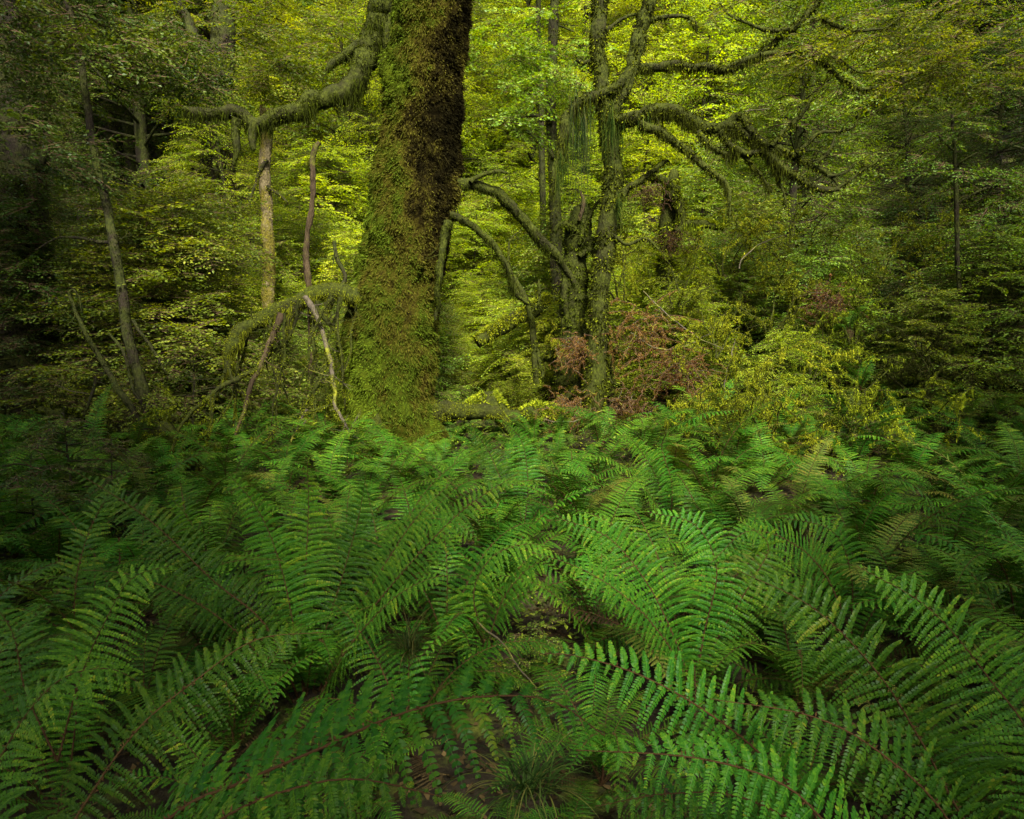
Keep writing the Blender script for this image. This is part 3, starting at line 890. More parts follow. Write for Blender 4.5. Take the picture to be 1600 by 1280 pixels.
hero('broken_stump', 'tall broken stump shaggy with moss behind the epiphyte tree', 'stump',
     [(893, 600, 26), (892, 530, 22), (895, 470, 20), (898, 410, 19), (904, 360, 20), (908, 330, 15), (910, 318, 5)], 9.7, seg=16, moss_n=9000, disp=.45, freq=6,
     limbs=[([(898, 360, 8), (880, 350, 7), (868, 362, 4)], dict(Y=9.5, hang=1.5, m=2)), ([(905, 400, 7), (925, 380, 6), (945, 365, 5), (975, 352, 3)], dict(Y=9.5, hang=1.5, m=2)),
            ([(905, 345, 4), (908, 318, 4), (906, 300, 2)], dict(Y=9.5, bark='bark_red', m=.2)), ([(920, 390, 6), (935, 400, 6), (935, 425, 5), (932, 445, 3)], dict(Y=9.4, hang=1.5, m=2)),
            ([(885, 420, 6), (880, 460, 6), (886, 510, 4)], dict(Y=9.5, m=2)), ([(905, 380, 4), (925, 330, 3), (960, 290, 2), (1000, 262, 1)], dict(Y=9.5))], step=.04)
hero('fern_skirt_stump', 'dark stump skirted with dead red fronds under the long shaggy limb', 'stump',
     [(1040, 470, 14), (1041, 400, 12), (1044, 350, 12), (1048, 310, 12), (1052, 280, 10), (1053, 265, 4)], 10.2, seg=14, bark='bark_moss', moss='moss_lit', moss_n=4500, mossL=(.02, .07), hang=1,
     limbs=[([(1050, 300, 12), (1058, 315, 12), (1062, 345, 10), (1060, 372, 5)], dict(Y=10., m=2.2)), ([(1060, 300, 10), (1030, 280, 8), (1000, 280, 5)], dict(Y=10., m=1.2))], step=.04)
thin_sapling, thin_sapling_off = hero('thin_sapling', 'thin dark sapling standing upright on the right bank', 'tree',
     [(1508, 560, 4.5), (1503, 490, 4), (1497, 430, 3.5), (1496, 360, 3.5), (1494, 300, 3), (1493, 240, 2.5), (1488, 180, 2)], 8.6, seg=7, bark='bark_dark', moss='moss_dark', moss_n=0,
     limbs=[([(1494, 320, 2), (1530, 300, 2), (1570, 285, 1.5), (1610, 255, 1)], dict(Y=8.6)), ([(1494, 260, 2), (1510, 250, 1.5), (1530, 240, 1)], dict(Y=8.6)), ([(1490, 235, 2), (1470, 215, 1.5), (1455, 205, 1)], dict(Y=8.6)), ([(1500, 450, 2), (1480, 470, 1.5), (1468, 490, 1)], dict(Y=8.6))])
hero('spindly_tree', 'thin tree with a bowed arm lit below the right hand limb of the trunk', 'tree',
     [(838, 600, 5), (836, 560, 5), (832, 520, 5), (825, 480, 5), (812, 450, 5), (800, 430, 4)], 9.2, seg=8, moss_n=1200, limbs=[([(832, 520, 4), (845, 560, 4), (850, 590, 3)], dict(Y=9.2, m=1.5)), ([(828, 490, 3), (840, 470, 3), (842, 440, 2)], dict(Y=9.2, m=1.5))])

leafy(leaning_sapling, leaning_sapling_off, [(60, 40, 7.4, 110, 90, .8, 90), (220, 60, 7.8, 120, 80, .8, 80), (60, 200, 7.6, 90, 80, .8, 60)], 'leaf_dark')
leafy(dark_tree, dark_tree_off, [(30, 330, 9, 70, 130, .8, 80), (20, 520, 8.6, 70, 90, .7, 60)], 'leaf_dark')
leafy(forked_tree, forked_tree_off, [(330, 90, 12, 110, 90, .8, 110), (440, 50, 12.2, 90, 60, .6, 60), (415, 95, 10.9, 55, 85, .3, 63), (310, 330, 12, 90, 100, .8, 90)], 'leaf_olive', 1.1)
leafy(thin_sapling, thin_sapling_off, [(1500, 280, 8.6, 70, 120, .3, 56), (1560, 280, 8.6, 50, 60, .3, 21)], 'leaf_green', .65)
leafy(slim_dark_tree, slim_dark_tree_off, [(815, 70, 11, 80, 90, .6, 80), (880, 120, 11.3, 50, 110, .5, 40), (800, 190, 11, 40, 30, .4, 14)], 'leaf_green', 1.1)

# --- fallen logs (each one its own thing)
def log(name, label, path, Y, dY=0, bark='bark_moss', moss='moss_bright', n=5000, top=True, seg=14, cat='log', hang=0):
    Pp = pix(path, Y, dY)
    r = root(name, label, cat, Pp[0, :3])
    G_ = branch_grid(path, Y, dY, seg, .3, 5., .05)
    mb = MB(); add_tube(mb, G_)
    r_ = Pp[0, :3]
    link('wood', mb.mesh('log_wood', [M[bark]], r_), r)
    mm = MB()
    if n:
        moss_on(mm, G_, n, (.025, .06), .4, .1, up_only=top)
        if hang:
            hang_on(mm, G_, hang, (.05, .2))
        link('moss', mm.mesh('log_moss', [M[moss]], r_, smooth=False), r)
    return r


log('fallen_log', 'bright yellow mossy fallen log at the foot of the thick trunk', [(690, 652, 18), (722, 650, 14), (760, 636, 25), (805, 652, 18), (850, 648, 26), (890, 668, 12)], 8.7, .2, n=12000)
log('fallen_branch', 'thin bright mossy branch crossing above the yellow fallen log', [(800, 690, 7), (840, 660, 8), (880, 625, 7), (905, 600, 6)], 9.0, .5, n=2500)
log('slanting_log', 'slanting mossy log between the thick trunk and the broken stump', [(745, 535, 12), (780, 515, 14), (815, 495, 14), (845, 475, 12), (862, 462, 8)], 10.5, .3, n=5000, hang=200)
log('bank_log', 'short bright mossy log on the bank below the shaggy limb', [(1055, 362, 8), (1075, 353, 9), (1105, 351, 8), (1130, 356, 6)], 10.0, 0, n=2500, hang=150)
log('left_log', 'dark mossy fallen log low at left behind the ferns', [(60, 640, 8), (130, 660, 10), (185, 690, 10), (230, 730, 8)], 6.9, -.2, moss='moss', n=4000)
log('ledge_log', 'dim mossy log lying across the right bank', [(1490, 560, 5), (1530, 590, 7), (1570, 605, 7), (1620, 600, 6)], 8.6, 0, moss='moss_dark', n=2000)

# pale dead sticks
k = 0
for label, path, Yv in [
        ('long pale forked dead stick leaning right of the slim trunk', [(1005, 455, 2.2), (1030, 480, 2.2), (1055, 505, 2), (1090, 525, 1.5), (1130, 545, 1)], 8.7),
        ('pale curved dead stick above the red dead brush', [(985, 520, 2), (1030, 545, 2), (1070, 540, 1.8), (1110, 520, 1)], 8.8),
        ('pale dead stick across the foot of the slim trunk', [(850, 655, 2), (890, 660, 2), (925, 648, 2), (960, 635, 1.2)], 8.6),
        ('thin white dead stick at far left above the fallen log', [(86, 602, 2), (110, 610, 2), (140, 614, 1)], 6.9),
        ('pale dead stick lying in the dark gap between the ferns', [(745, 970, 3.5), (775, 1000, 3.5), (805, 1040, 3), (835, 1075, 2)], 2.6),
        ('thin pale stick standing right of the red dead brush', [(1135, 640, 1.8), (1130, 600, 1.8), (1140, 560, 1.5), (1150, 530, 1)], 8.5),
        ('pale arched stick right under the shaggy limb', [(1155, 420, 2), (1170, 395, 2), (1195, 378, 1.6), (1230, 365, 1)], 9.0),
        ('forked bare white twig standing in the bright leaves above the shaggy limb', [(1172, 192, 2), (1168, 175, 2), (1185, 172, 1.6), (1204, 170, 1)], 9.6)]:
    log('dead_stick', label, [(a_, b_, c_ * .62) for a_, b_, c_ in path], Yv, .1, 'twig_pale', n=0, seg=6, cat='stick')

# ------------------------------------------------------------------ forest behind
GREY = "trees of the wood behind"
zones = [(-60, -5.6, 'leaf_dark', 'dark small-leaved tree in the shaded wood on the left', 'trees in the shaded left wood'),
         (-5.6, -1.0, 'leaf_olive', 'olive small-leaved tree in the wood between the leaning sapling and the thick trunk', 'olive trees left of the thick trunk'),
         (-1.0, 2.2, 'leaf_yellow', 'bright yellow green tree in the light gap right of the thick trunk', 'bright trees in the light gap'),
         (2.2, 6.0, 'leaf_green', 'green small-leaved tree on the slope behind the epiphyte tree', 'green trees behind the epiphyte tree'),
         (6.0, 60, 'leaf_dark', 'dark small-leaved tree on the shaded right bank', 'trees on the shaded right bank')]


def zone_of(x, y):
    q = x * 11.0 / y          # camera bearing
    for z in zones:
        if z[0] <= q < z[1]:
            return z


spots = []
tries = 0
while len(spots) < 125 and tries < 9000:
    tries += 1
    y = 11.0 + 21 * rng.random() ** .95
    x = (rng.random() * 2 - 1) * (2 + .82 * y)
    dmin = 1.3 + (y - 11) * .05
    if all((x - a) ** 2 + (y - b) ** 2 > dmin ** 2 for a, b in spots):
        spots.append((x, y))
for x, y in spots:
    z = zone_of(x, y)
    u = 800 + F * x / y
    if 385 < u < 520 and y < 12.6:
        continue
    far = y > 17
    if far:
        kind = [0, 1, 3, 1][rng.integers(0, 4)]
        s = rng.uniform(.9, 1.35)
        if 420 < u < 1180:
            kind, s = [2, 4, 0, 5][rng.integers(0, 4)], rng.uniform(.7, 1.1)
            if kind > 3:
                s *= 1.5
    else:
        kind = [2, 0, 4, 4, 2][rng.integers(0, 5)]
        s = rng.uniform(.6, .95)
    if 420 < u < 1180 and y < 17:        # the light gap stays open: only small ones
        kind, s = 4 + int(rng.integers(0, 2)), rng.uniform(.5, .85)
        if 690 < u < 860 and y < 14:
            s *= .6
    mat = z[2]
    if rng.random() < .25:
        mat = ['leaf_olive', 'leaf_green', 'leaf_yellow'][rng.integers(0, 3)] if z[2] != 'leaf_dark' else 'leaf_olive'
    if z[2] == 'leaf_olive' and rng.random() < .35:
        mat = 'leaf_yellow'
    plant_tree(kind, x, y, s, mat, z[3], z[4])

for px, Yv, s_, k_ in [(715, 11.8, .36, 5), (760, 12.6, .5, 4), (800, 11.2, .34, 5), (735, 14.5, .75, 4), (790, 15.5, .85, 4), (840, 13.6, .6, 5), (770, 18, 1.1, 4), (830, 19, 1.2, 4), (720, 17.5, 1.0, 5), (330, 10.6, .30, 5), (400, 10.8, .34, 5), (460, 10.4, .30, 5), (520, 10.7, .33, 5), (370, 12, .5, 4), (440, 12.3, .5, 4), (560, 13, .7, 4), (470, 14, .8, 4), (520, 16.5, 1., 4), (900, 16, .9, 4), (1000, 15, .9, 4)]:
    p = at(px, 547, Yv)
    plant_tree(k_, p[0], p[1], s_, 'leaf_yellow', 'small bright yellow green bush standing in the light behind the thick trunk', 'bright bushes in the light gap', 'leafy_bush', 'bush', 'bark_moss', sx=1.2)  # bright-leaved bushes added to lighten the gap by colour

# far wood beyond, one mass
mb = MB()
n = 5200
yy = 31 + 22 * rng.random(n)
xx = (rng.random(n) * 2 - 1) * (4 + .85 * yy)
zz = ground(xx, yy) + rng.random(n) * 11
add_sprays(mb, np.stack([xx, yy, zz], -1), rng.random(n) * 6.283, rng.normal(-.1, .25, n), rng.uniform(2.2, 3.6, n), rng.normal(.5, .2, n), 1.2, False)
tag(link('far_wood', mb.mesh('far_wood', [M['leaf_olive'], M['twig']], smooth=False)), kind='stuff')

# ------------------------------------------------------------------ understorey shrubs between ferns and wood
under = []
tries = 0
while len(under) < 105 and tries < 9000:
    tries += 1
    y = 8.6 + 5.5 * rng.random()
    x = (rng.random() * 2 - 1) * (1 + .8 * y)
    u = 800 + F * x / y
    if 670 < u < 900 and y < 10.8:
        continue
    if (330 < u < 560 and y < 9.8) or (880 < u < 975 and y < 9.3):
        continue
    if u < 300 and y < 9.5 and rng.random() < .5:
        continue
    if 950 < u < 1100 and y < 9.4:
        continue
    if all((x - a) ** 2 + (y - b) ** 2 > .62 ** 2 for a, b in under):
        under.append((x, y))
for x, y in under:
    z = zone_of(x, y)
    u = 800 + F * x / y
    s = rng.uniform(.28, .62)
    if u < 330 or u > 1330:
        s *= 1.35
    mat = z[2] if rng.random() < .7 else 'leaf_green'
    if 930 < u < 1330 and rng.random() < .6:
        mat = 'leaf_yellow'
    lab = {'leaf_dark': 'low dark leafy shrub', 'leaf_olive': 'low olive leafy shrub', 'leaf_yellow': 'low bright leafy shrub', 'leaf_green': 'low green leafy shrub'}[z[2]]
    where = {'trees in the shaded left wood': 'under the shaded left wood', 'olive trees left of the thick trunk': 'left of the thick trunk',
             'bright trees in the light gap': 'in the light gap beside the thick trunk', 'green trees behind the epiphyte tree': 'around the foot of the epiphyte tree',
             'trees on the shaded right bank': 'on the shaded right bank'}[z[4]]
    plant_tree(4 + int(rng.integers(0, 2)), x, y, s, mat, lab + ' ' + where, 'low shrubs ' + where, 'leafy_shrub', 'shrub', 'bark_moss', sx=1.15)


# yellow mossy twiggy shrubs on the right
def twig_shrub(px, py, Y, h, spread, nst, label, moss='moss_bright', dens=1.0, group=None, lean=0.0):
    b = at(px, py, Y)
    r = root('mossy_shrub', label, 'shrub', b, group)
    wood, mm = MB(), MB()

    def grow(p, d, L, rad, depth):
        nseg = 7
        P_ = [p]
        dd = d.copy()
        for i in range(nseg):
            dd = nrm(dd + rng.normal(0, .20, 3) + np.array([0, 0, -.05 * depth]))
            P_.append(P_[-1] + dd * L / nseg)
        P_ = np.array(P_)
        G_ = tube(P_, np.linspace(rad, rad * .45, len(P_)), 5)
        add_tube(wood, G_)
        moss_on(mm, G_, int(L * 230 * dens * (1 + depth * .4)), (.012, .042), .22, .5)
        hang_on(mm, G_, int(L * 40 * dens), (.03, .13), .006)
        if depth < 3:
            for c in range(3 if depth < 2 else 2):
                i = rng.integers(2, nseg + 1)
                nd = nrm(dd * .6 + rdir(1)[0] * .8 + np.array([lean * .3, 0, .1]))
                grow(P_[i], nd, L * rng.uniform(.45, .7), rad * .55, depth + 1)
    for i in range(nst):
        a = rng.random() * 6.283
        d0 = nrm(np.array([math.cos(a) * spread + lean, math.sin(a) * spread, 1.0]))
        grow(b + np.array([math.cos(a), math.sin(a), 0]) * .12 * rng.random(), d0, h * rng.uniform(.5, .75), .014, 0)
    link('stems', wood.mesh('stems', [M['bark_moss']], b), r)
    link('moss', mm.mesh('moss', [M[moss]], b, smooth=False), r)


twig_shrub(1285, 720, 7.4, 1.7, .30, 5, 'tall yellow moss covered twiggy shrub at right above the ferns')
twig_shrub(1210, 740, 7.8, 1.9, .45, 5, 'wide yellow moss covered shrub beside the tall yellow one', lean=-.1)
twig_shrub(1120, 560, 8.8, 1.1, .5, 4, 'yellow green mossy twigs spreading above the red dead brush', lean=.1)
twig_shrub(1160, 730, 7.0, 1.3, .4, 3, 'thin green mossy stems rising from the ferns right of the slim trunk', 'moss_lit')
twig_shrub(1400, 740, 7.6, 1.0, .6, 5, 'olive mossy tangle in the shade at right', 'moss')
twig_shrub(1520, 760, 7.2, 1.1, .6, 6, 'dark mossy tangle near the right edge', 'moss_dark')
twig_shrub(1200, 520, 9.2, 1.2, .6, 5, 'mossy twig tangle on the bank below the shaggy limb', 'moss_lit')
twig_shrub(1330, 540, 9.0, 1.2, .6, 4, 'thin mossy twigs on the bank beside the yellow shrubs', 'moss_lit')
twig_shrub(970, 470, 9.6, 1.0, .5, 4, 'mossy twigs tangled behind the slim trunk', 'moss_bright')
twig_shrub(150, 760, 6.6, 1.1, .5, 4, 'dark thin twigs over the left fern edge', 'moss_dark', .5)
twig_shrub(330, 720, 7.0, .9, .5, 3, 'thin mossy twigs under the low broken limb', 'moss_lit', .8)
twig_shrub(450, 720, 7.2, .8, .5, 3, 'thin twigs between the hanging broken branches', 'moss_lit', .7)


for i, (px, py, Yv, h, m_, lb) in enumerate([
        (1090, 700, 8.0, 1.2, 'moss_lit', 'olive mossy twig tangle right of the slim trunk foot'), (1260, 600, 8.6, 1.3, 'moss_bright', 'yellow green twig tangle on the bank behind the tall yellow shrub'),
        (1350, 480, 9.3, 1.3, 'moss_lit', 'olive twig tangle high on the right bank'), (1440, 620, 8.3, 1.2, 'moss_dark', 'dark twig tangle over the dark hollow'),
        (1130, 430, 9.8, 1.2, 'moss_bright', 'lit yellow green twigs just below the long shaggy limb'), (1240, 420, 10., 1.3, 'moss_lit', 'olive twigs behind the tips of the shaggy limb'),
        (1560, 520, 8.6, 1.3, 'moss_dark', 'dark twig tangle at the right edge of the bank'), (1060, 480, 9.3, .9, 'moss_lit', 'short mossy twigs beside the red skirted stump'),
        (1450, 420, 9.6, 1.2, 'moss_lit', 'olive twigs beside the thin sapling on the bank'), (860, 560, 9.9, .9, 'moss_bright', 'bright mossy twigs left of the broken stump'),
        (960, 600, 9.0, 1.0, 'moss_lit', 'mossy twigs behind the foot of the slim trunk')]):
    twig_shrub(px, py, Yv, h, .6, 4, lb, m_, .8)


# red dead brush
def dead_brush(px, py, Y, rad, n, label):
    b = at(px, py, Y)
    r = root('dead_brush', label, 'brush', b, 'red dead brush around the slim trunk')
    mb = MB()
    ntw = 90
    for i in range(ntw):
        p = rng.normal(0, rad * .4, 3) * [1, .7, .8]
        d = rdir(1)[0] * [1, 1, .7]
        t = np.linspace(0, 1, 6)[:, None]
        P_ = p + d * rad * rng.uniform(.4, 1.0) * t + np.array([0, 0, -.25 * rad]) * t ** 2 + rng.normal(0, .012, (6, 3))
        add_tube(mb, tube(P_, np.linspace(.005, .0018, 6), 4), 1 if rng.random() < .75 else 2)
        m = int(n * 1.5) // ntw
        k = rng.random(m)
        q = np.stack([np.interp(k, t[:, 0], P_[:, c]) for c in range(3)], -1)
        cards(mb, q, rdir(m) * .8 + np.array([0, 0, -.6]), rdir(m), rng.uniform(.015, .05, m), .006, 0)
    link('twigs', mb.mesh('dead_twigs', [M['dead'], M['twig'], M['twig_pale']], smooth=False), r)


dead_brush(1000, 520, 8.9, .55, 5200, 'large mass of red dead foliage right of the slim trunk')
dead_brush(900, 545, 9.0, .33, 2400, 'small red dead foliage clump left of the slim trunk')
dead_brush(1060, 580, 8.8, .5, 4000, 'dark red dead brush low on the bank')
dead_brush(985, 640, 8.5, .4, 3000, 'red brown dead brush at the foot of the slim trunk')
dead_brush(880, 640, 8.9, .4, 2600, 'brown dead brush left of the slim trunk foot')
dead_brush(1290, 470, 9.0, .35, 1600, 'red dead foliage above the yellow shrubs')
dead_brush(1015, 300, 9.8, .26, 500, 'red dead fronds caught left of the stump top')
dead_brush(1050, 375, 9.8, .26, 500, 'red dead fronds hanging low on the stump')

# ------------------------------------------------------------------ ferns
def frond_geom(P, up, Lmax, npairs, droop=.35, npin=13, opt_w=.36, sweep=.3, ragged=.10):
    """blade and rachis builders; P: rows x y z along the rachis"""
    P = resample(np.asarray(P, float)[:, :3], 60)
    T = nrm(np.gradient(P, axis=0))
    ln = np.linalg.norm(np.diff(P, axis=0), axis=1).sum()
    up = np.asarray(up, float)
    bl, ra = MB(), MB()
    tt = .13 + .87 * (np.arange(npairs) + .3) / npairs
    prof = sstep(.02, .42, tt) ** .6 * (1 - np.clip((tt - .42) / .585, 0, 1) ** 1.55) * .97 + .03
    A, D0, NN, LP, TN = [], [], [], [], []
    for i, t in enumerate(tt):
        p = np.array([np.interp(t * 59, np.arange(60), P[:, c]) for c in range(3)])
        tg = nrm(np.array([np.interp(t * 59, np.arange(60), T[:, c]) for c in range(3)]))
        side = np.cross(tg, up); side = side / max(np.linalg.norm(side), 1e-6)
        nor = np.cross(side, tg)
        for sd in (-1, 1):
            lp = Lmax * prof[i] * rng.uniform(1 - ragged * 1.5, 1 + ragged)
            q_ = rng.random()
            if q_ < .02:
                lp *= rng.uniform(.2, .7)
            elif q_ < .03:
                continue
            d = side * sd + tg * (sweep * (.6 + .8 * t) + rng.normal(0, .06)) + nor * (.10 + rng.normal(0, .09))
            A.append(p + tg * sd * ln / npairs * .25); D0.append(nrm(d)); NN.append(nor); LP.append(lp); TN.append(rng.normal(.45, .12) + .15 * t)
    A, D0, NN, LP, TN = map(np.array, (A, D0, NN, LP, TN))
    m = len(A)
    K = npin
    s = (np.arange(K) + .35) / K
    dr = droop * rng.uniform(.6, 1.3, m)
    curl = sweep * .5
    # pinna axis: straight out, then falling under its weight
    ax = lambda s_: A[:, None] + (D0[:, None] * s_[None, :, None] + np.array([0, 0, -1.0]) * (dr[:, None] * s_[None] ** 2 * .75)[..., None]) * LP[:, None, None]
    Q = ax(s)
    Tq = nrm(D0[:, None] + np.array([0, 0, -1.0]) * (dr[:, None] * s[None] * 1.5)[..., None])
    Bq = nrm(np.cross(Tq, NN[:, None] + 0 * Tq))
    Uq = np.cross(Bq, Tq)
    sp = LP[:, None] / K
    wp = np.minimum(LP * .13 + .003, opt_w * ln * .87 / npairs)[:, None] * (1 - .80 * s[None] ** 2.2) + .001
    for sd in (-1, 1):
        jit = rng.normal(0, .14, Q.shape)
        dv = nrm(Bq * sd + Tq * (.38 + .25 * s[None, :, None]) + Uq * (-.10) + jit)
        fw = nrm(Tq - dv * (Tq * dv).sum(-1, keepdims=True))
        L_, h = wp[..., None], sp[..., None] * .49
        b = Q + 0 * dv
        lift = Uq * (L_ * .10)
        V = np.stack([b - fw * h * .55, b + dv * L_ * .40 - fw * h * .95 + lift, b + dv * L_ * .78 - fw * h * .6, b + dv * L_ * 1.08 + fw * h * .25 - lift * .6,
                      b + dv * L_ * .70 + fw * h * .78, b + dv * L_ * .30 + fw * h * 1.0 + lift, b + fw * h * .6], 2)
        cnt = m * K
        tint = np.clip(TN[:, None] + rng.normal(0, .13, (m, K)) + .18 * (s[None] - .4), 0, 1)
        bl.add(V.reshape(-1, 3), np.arange(cnt * 7).reshape(-1, 7), 0, np.repeat(tint.ravel(), 7))
    # pinna midribs
    e0, e1 = ax(np.array([0.]))[:, 0], ax(np.array([.95]))[:, 0]
    mid = ax(np.array([.5]))[:, 0]
    w = (.0007 + LP * .004)[:, None]
    bb = Bq[:, 0]
    lift = NN * .0012
    V = np.concatenate([np.stack([e0 - bb * w, e0 + bb * w, mid + bb * w * .7, mid - bb * w * .7], 1) + lift[:, None], np.stack([mid - bb * w * .7, mid + bb * w * .7, e1 + bb * w * .2, e1 - bb * w * .2], 1) + lift[:, None]])
    bl.add(V.reshape(-1, 3), np.arange(len(V) * 4).reshape(-1, 4), 0, .68)
    # rachis with brown scales
    rr = np.linspace(.0042, .0010, 60) * (ln / .9) ** .5
    Gr = tube(P, rr, 5)
    add_tube(ra, Gr, 0, .45)
    nsc = int(260 * ln)
    q, qn = sample_grid(Gr[:50], nsc)
    cards(ra, q, qn + rdir(nsc) * .8, rdir(nsc), rng.uniform(.005, .014, nsc), .0035, 0)
    return bl, ra


def arch(L, rise, bend, twist=0.0):
    """rachis path in the local XZ plane: leaves the base at angle `rise`, bends over by `bend` along its length"""
    n = 40
    s = np.linspace(0, 1, n)
    ang = rise - bend * s ** 1.35
    dx, dz = np.cos(ang), np.sin(ang)
    x = np.concatenate([[0], np.cumsum((dx[:-1] + dx[1:]) / 2)]) * L / (n - 1)
    z = np.concatenate([[0], np.cumsum((dz[:-1] + dz[1:]) / 2)]) * L / (n - 1)
    y = twist * s ** 2 * L
    return np.stack([x, y, z], -1)


FR = []
for k in range(18):
    L = rng.uniform(.9, 1.15)
    rise = R(rng.uniform(58, 82))
    bend = R(rng.uniform(75, 145))
    P_ = arch(L, rise, bend, rng.uniform(-.16, .16))
    bl, ra = frond_geom(P_, (-.25, 0, 1) if k % 2 else (-.6, 0, .8), rng.uniform(.12, .17), int(rng.integers(30, 40)), rng.uniform(.12, .55), 12)
    FR.append((bl.mesh('frond_blade', [M['fern']], smooth=False), ra.mesh('frond_rachis', [M['scale']])))


def add_frond(parent, k, az, sc, tilt=0.0, mat=None):
    o = link('frond', FR[k][0], parent)
    o.rotation_euler = (random.gauss(0, .10), tilt, az)
    o.scale = (sc, sc, sc)
    if mat:
        obj_mat(o, [M[mat]])
    link('rachis', FR[k][1], o)
    return o


def fern(x, y, n, sc, label, group, azs=None, spread=0.0, z=None):
    r = root('shield_fern', label, 'fern', (x, y, gz(x, y) if z is None else z), group)
    for i in range(n):
        az = (i + random.uniform(-.35, .35)) / n * 6.283 if azs is None else azs[i]
        o = add_frond(r, random.randrange(len(FR)), az, sc * random.uniform(.72, 1.12), random.gauss(spread, .16), 'fern_old' if random.random() < .05 else None)
    for i in range(random.choice((0, 1, 1, 2))):      # old brown fronds fallen round the base
        add_frond(r, random.randrange(len(FR)), random.uniform(0, 6.283), sc * random.uniform(.6, .85), random.uniform(.5, .8), 'litter')
    return r


def hero_fronds(fernroot, specs):
    off = np.array(fernroot.location)
    for path, opt in specs:
        P_ = np.array([at(p[0], p[1], p[2]) for p in path])
        P_ = smooth_path(P_, 8)
        up = np.array(opt.get('up', (0, -.25, 1.0)))
        ln = np.linalg.norm(np.diff(P_, axis=0), axis=1).sum()
        bl, ra = frond_geom(P_, up, opt.get('w', .14), opt.get('n', max(18, int(ln / opt.get('sp', .031)))), opt.get('droop', .35), 15, opt.get('pw', .37), sweep=opt.get('sweep', .3))
        o = link('frond', bl.mesh('frond_blade', [M[opt.get('mat', 'fern')]], off, smooth=False), fernroot)
        link('rachis', ra.mesh('frond_rachis', [M['scale']], off), o)


hero_list = []


def hero_fern(px, py, Y, label, specs, extra=6, sc=.85, azs=None):
    p = at(px, py, Y)
    g0 = gz(p[0], p[1])
    r = root('shield_fern', label, 'fern', (p[0], p[1], g0), 'shield ferns carpeting the foreground')
    specs = [([(px, py, Y)] + list(s[0]) if s[1].get('join', True) else s[0], s[1]) for s in specs]
    hero_fronds(r, specs)
    for i in range(extra):
        az = random.uniform(0, 6.283) if azs is None else azs[i % len(azs)] + random.gauss(0, .25)
        add_frond(r, random.randrange(len(FR)), az, sc * random.uniform(.75, 1.05), random.gauss(0, .15))
    hero_list.append((p[0], p[1]))
    return r


D0_ = {}
# bottom centre-left: arching frond with hanging leaflets
hero_fern(150, 1420, 1.25, 'near fern whose arching frond hangs leaflets at the bottom centre', [
    ([(270, 1275, 1.15), (380, 1222, 1.12), (500, 1170, 1.1), (620, 1118, 1.1), (740, 1090, 1.12), (860, 1095, 1.15), (945, 1150, 1.18)], dict(w=.165, droop=.62, up=(0, -.5, .9), sp=.042, pw=.43)),
    ([(330, 1290, 1.0), (450, 1235, .98), (560, 1218, .98), (690, 1245, 1.0)], dict(w=.11, droop=.5, up=(0, -.5, .85))),
], extra=3, sc=.7, azs=[2.5, 3.2, 2.0])
# left bottom
hero_fern(60, 1380, 1.55, 'near dark fern at the lower left with a frond curving to the right', [
    ([(130, 1260, 1.6), (215, 1140, 1.65), (310, 1060, 1.7), (400, 1000, 1.75), (505, 988, 1.8)], dict(w=.15, droop=.5, up=(.35, -.5, .8))),
    ([(-20, 1260, 1.6), (20, 1150, 1.7), (90, 1065, 1.75), (170, 1045, 1.8), (230, 1075, 1.85)], dict(w=.14, droop=.5, up=(-.2, -.5, .8))),
], extra=4, sc=.8, azs=[2.6, 3.3, 2.0])
hero_fern(90, 1190, 2.2, 'dark fern at left with a frond rising along its brown stem', [
    ([(125, 1060, 2.25), (165, 970, 2.3), (205, 905, 2.35), (270, 882, 2.4)], dict(w=.17, droop=.45, up=(.3, -.6, .7))),
    ([(40, 1080, 2.3), (20, 990, 2.4), (-20, 930, 2.5)], dict(w=.15, droop=.45)),
], extra=5, sc=.85, azs=[2.6, 3.5, 4.1, 2.2])
# tall left-centre cluster
hero_fern(480, 1130, 3.1, 'tall fern left of centre with upright fronds and a wide spray', [
    ([(462, 1000, 3.1), (440, 890, 3.15), (405, 800, 3.15), (355, 738, 3.1)], dict(w=.20, droop=.35, up=(.1, -1, .35))),
    ([(470, 1000, 3.2), (478, 880, 3.3), (482, 790, 3.35), (480, 722, 3.3)], dict(w=.20, droop=.3, up=(0, -1, .3))),
    ([(505, 1000, 3.2), (535, 900, 3.3), (560, 810, 3.35), (572, 742, 3.3)], dict(w=.19, droop=.3, up=(0, -1, .3))),
    ([(540, 1010, 3.1), (620, 905, 3.1), (720, 800, 3.1), (812, 738, 3.1)], dict(w=.20, droop=.4, up=(-.35, -.7, .6))),
    ([(530, 1000, 3.2), (590, 900, 3.3), (650, 810, 3.35), (715, 745, 3.35)], dict(w=.19, droop=.35, up=(-.3, -.8, .5))),
    ([(420, 985, 3.0), (330, 905, 3.0), (230, 810, 3.0), (110, 732, 3.0)], dict(w=.19, droop=.4, up=(.35, -.7, .7))),
    ([(540, 1020, 2.8), (610, 940, 2.7), (670, 905, 2.65), (725, 898, 2.6)], dict(w=.13, droop=.5, up=(-.2, -.5, .8))),
    ([(400, 1020, 2.9), (320, 950, 2.8), (210, 900, 2.8), (120, 890, 2.8)], dict(w=.16, droop=.5)),
], extra=4, sc=.9, azs=[4.4, 5.2, 1.5])
hero_fern(330, 1000, 4.2, 'fern behind the tall left cluster with fronds fanned upright', [
    ([(320, 900, 4.2), (300, 820, 4.2), (260, 770, 4.1)], dict(w=.17, up=(.2, -.9, .4))),
    ([(345, 880, 4.3), (370, 800, 4.3), (420, 780, 4.2)], dict(w=.17, up=(-.2, -.9, .4))),
], extra=6, sc=.9)
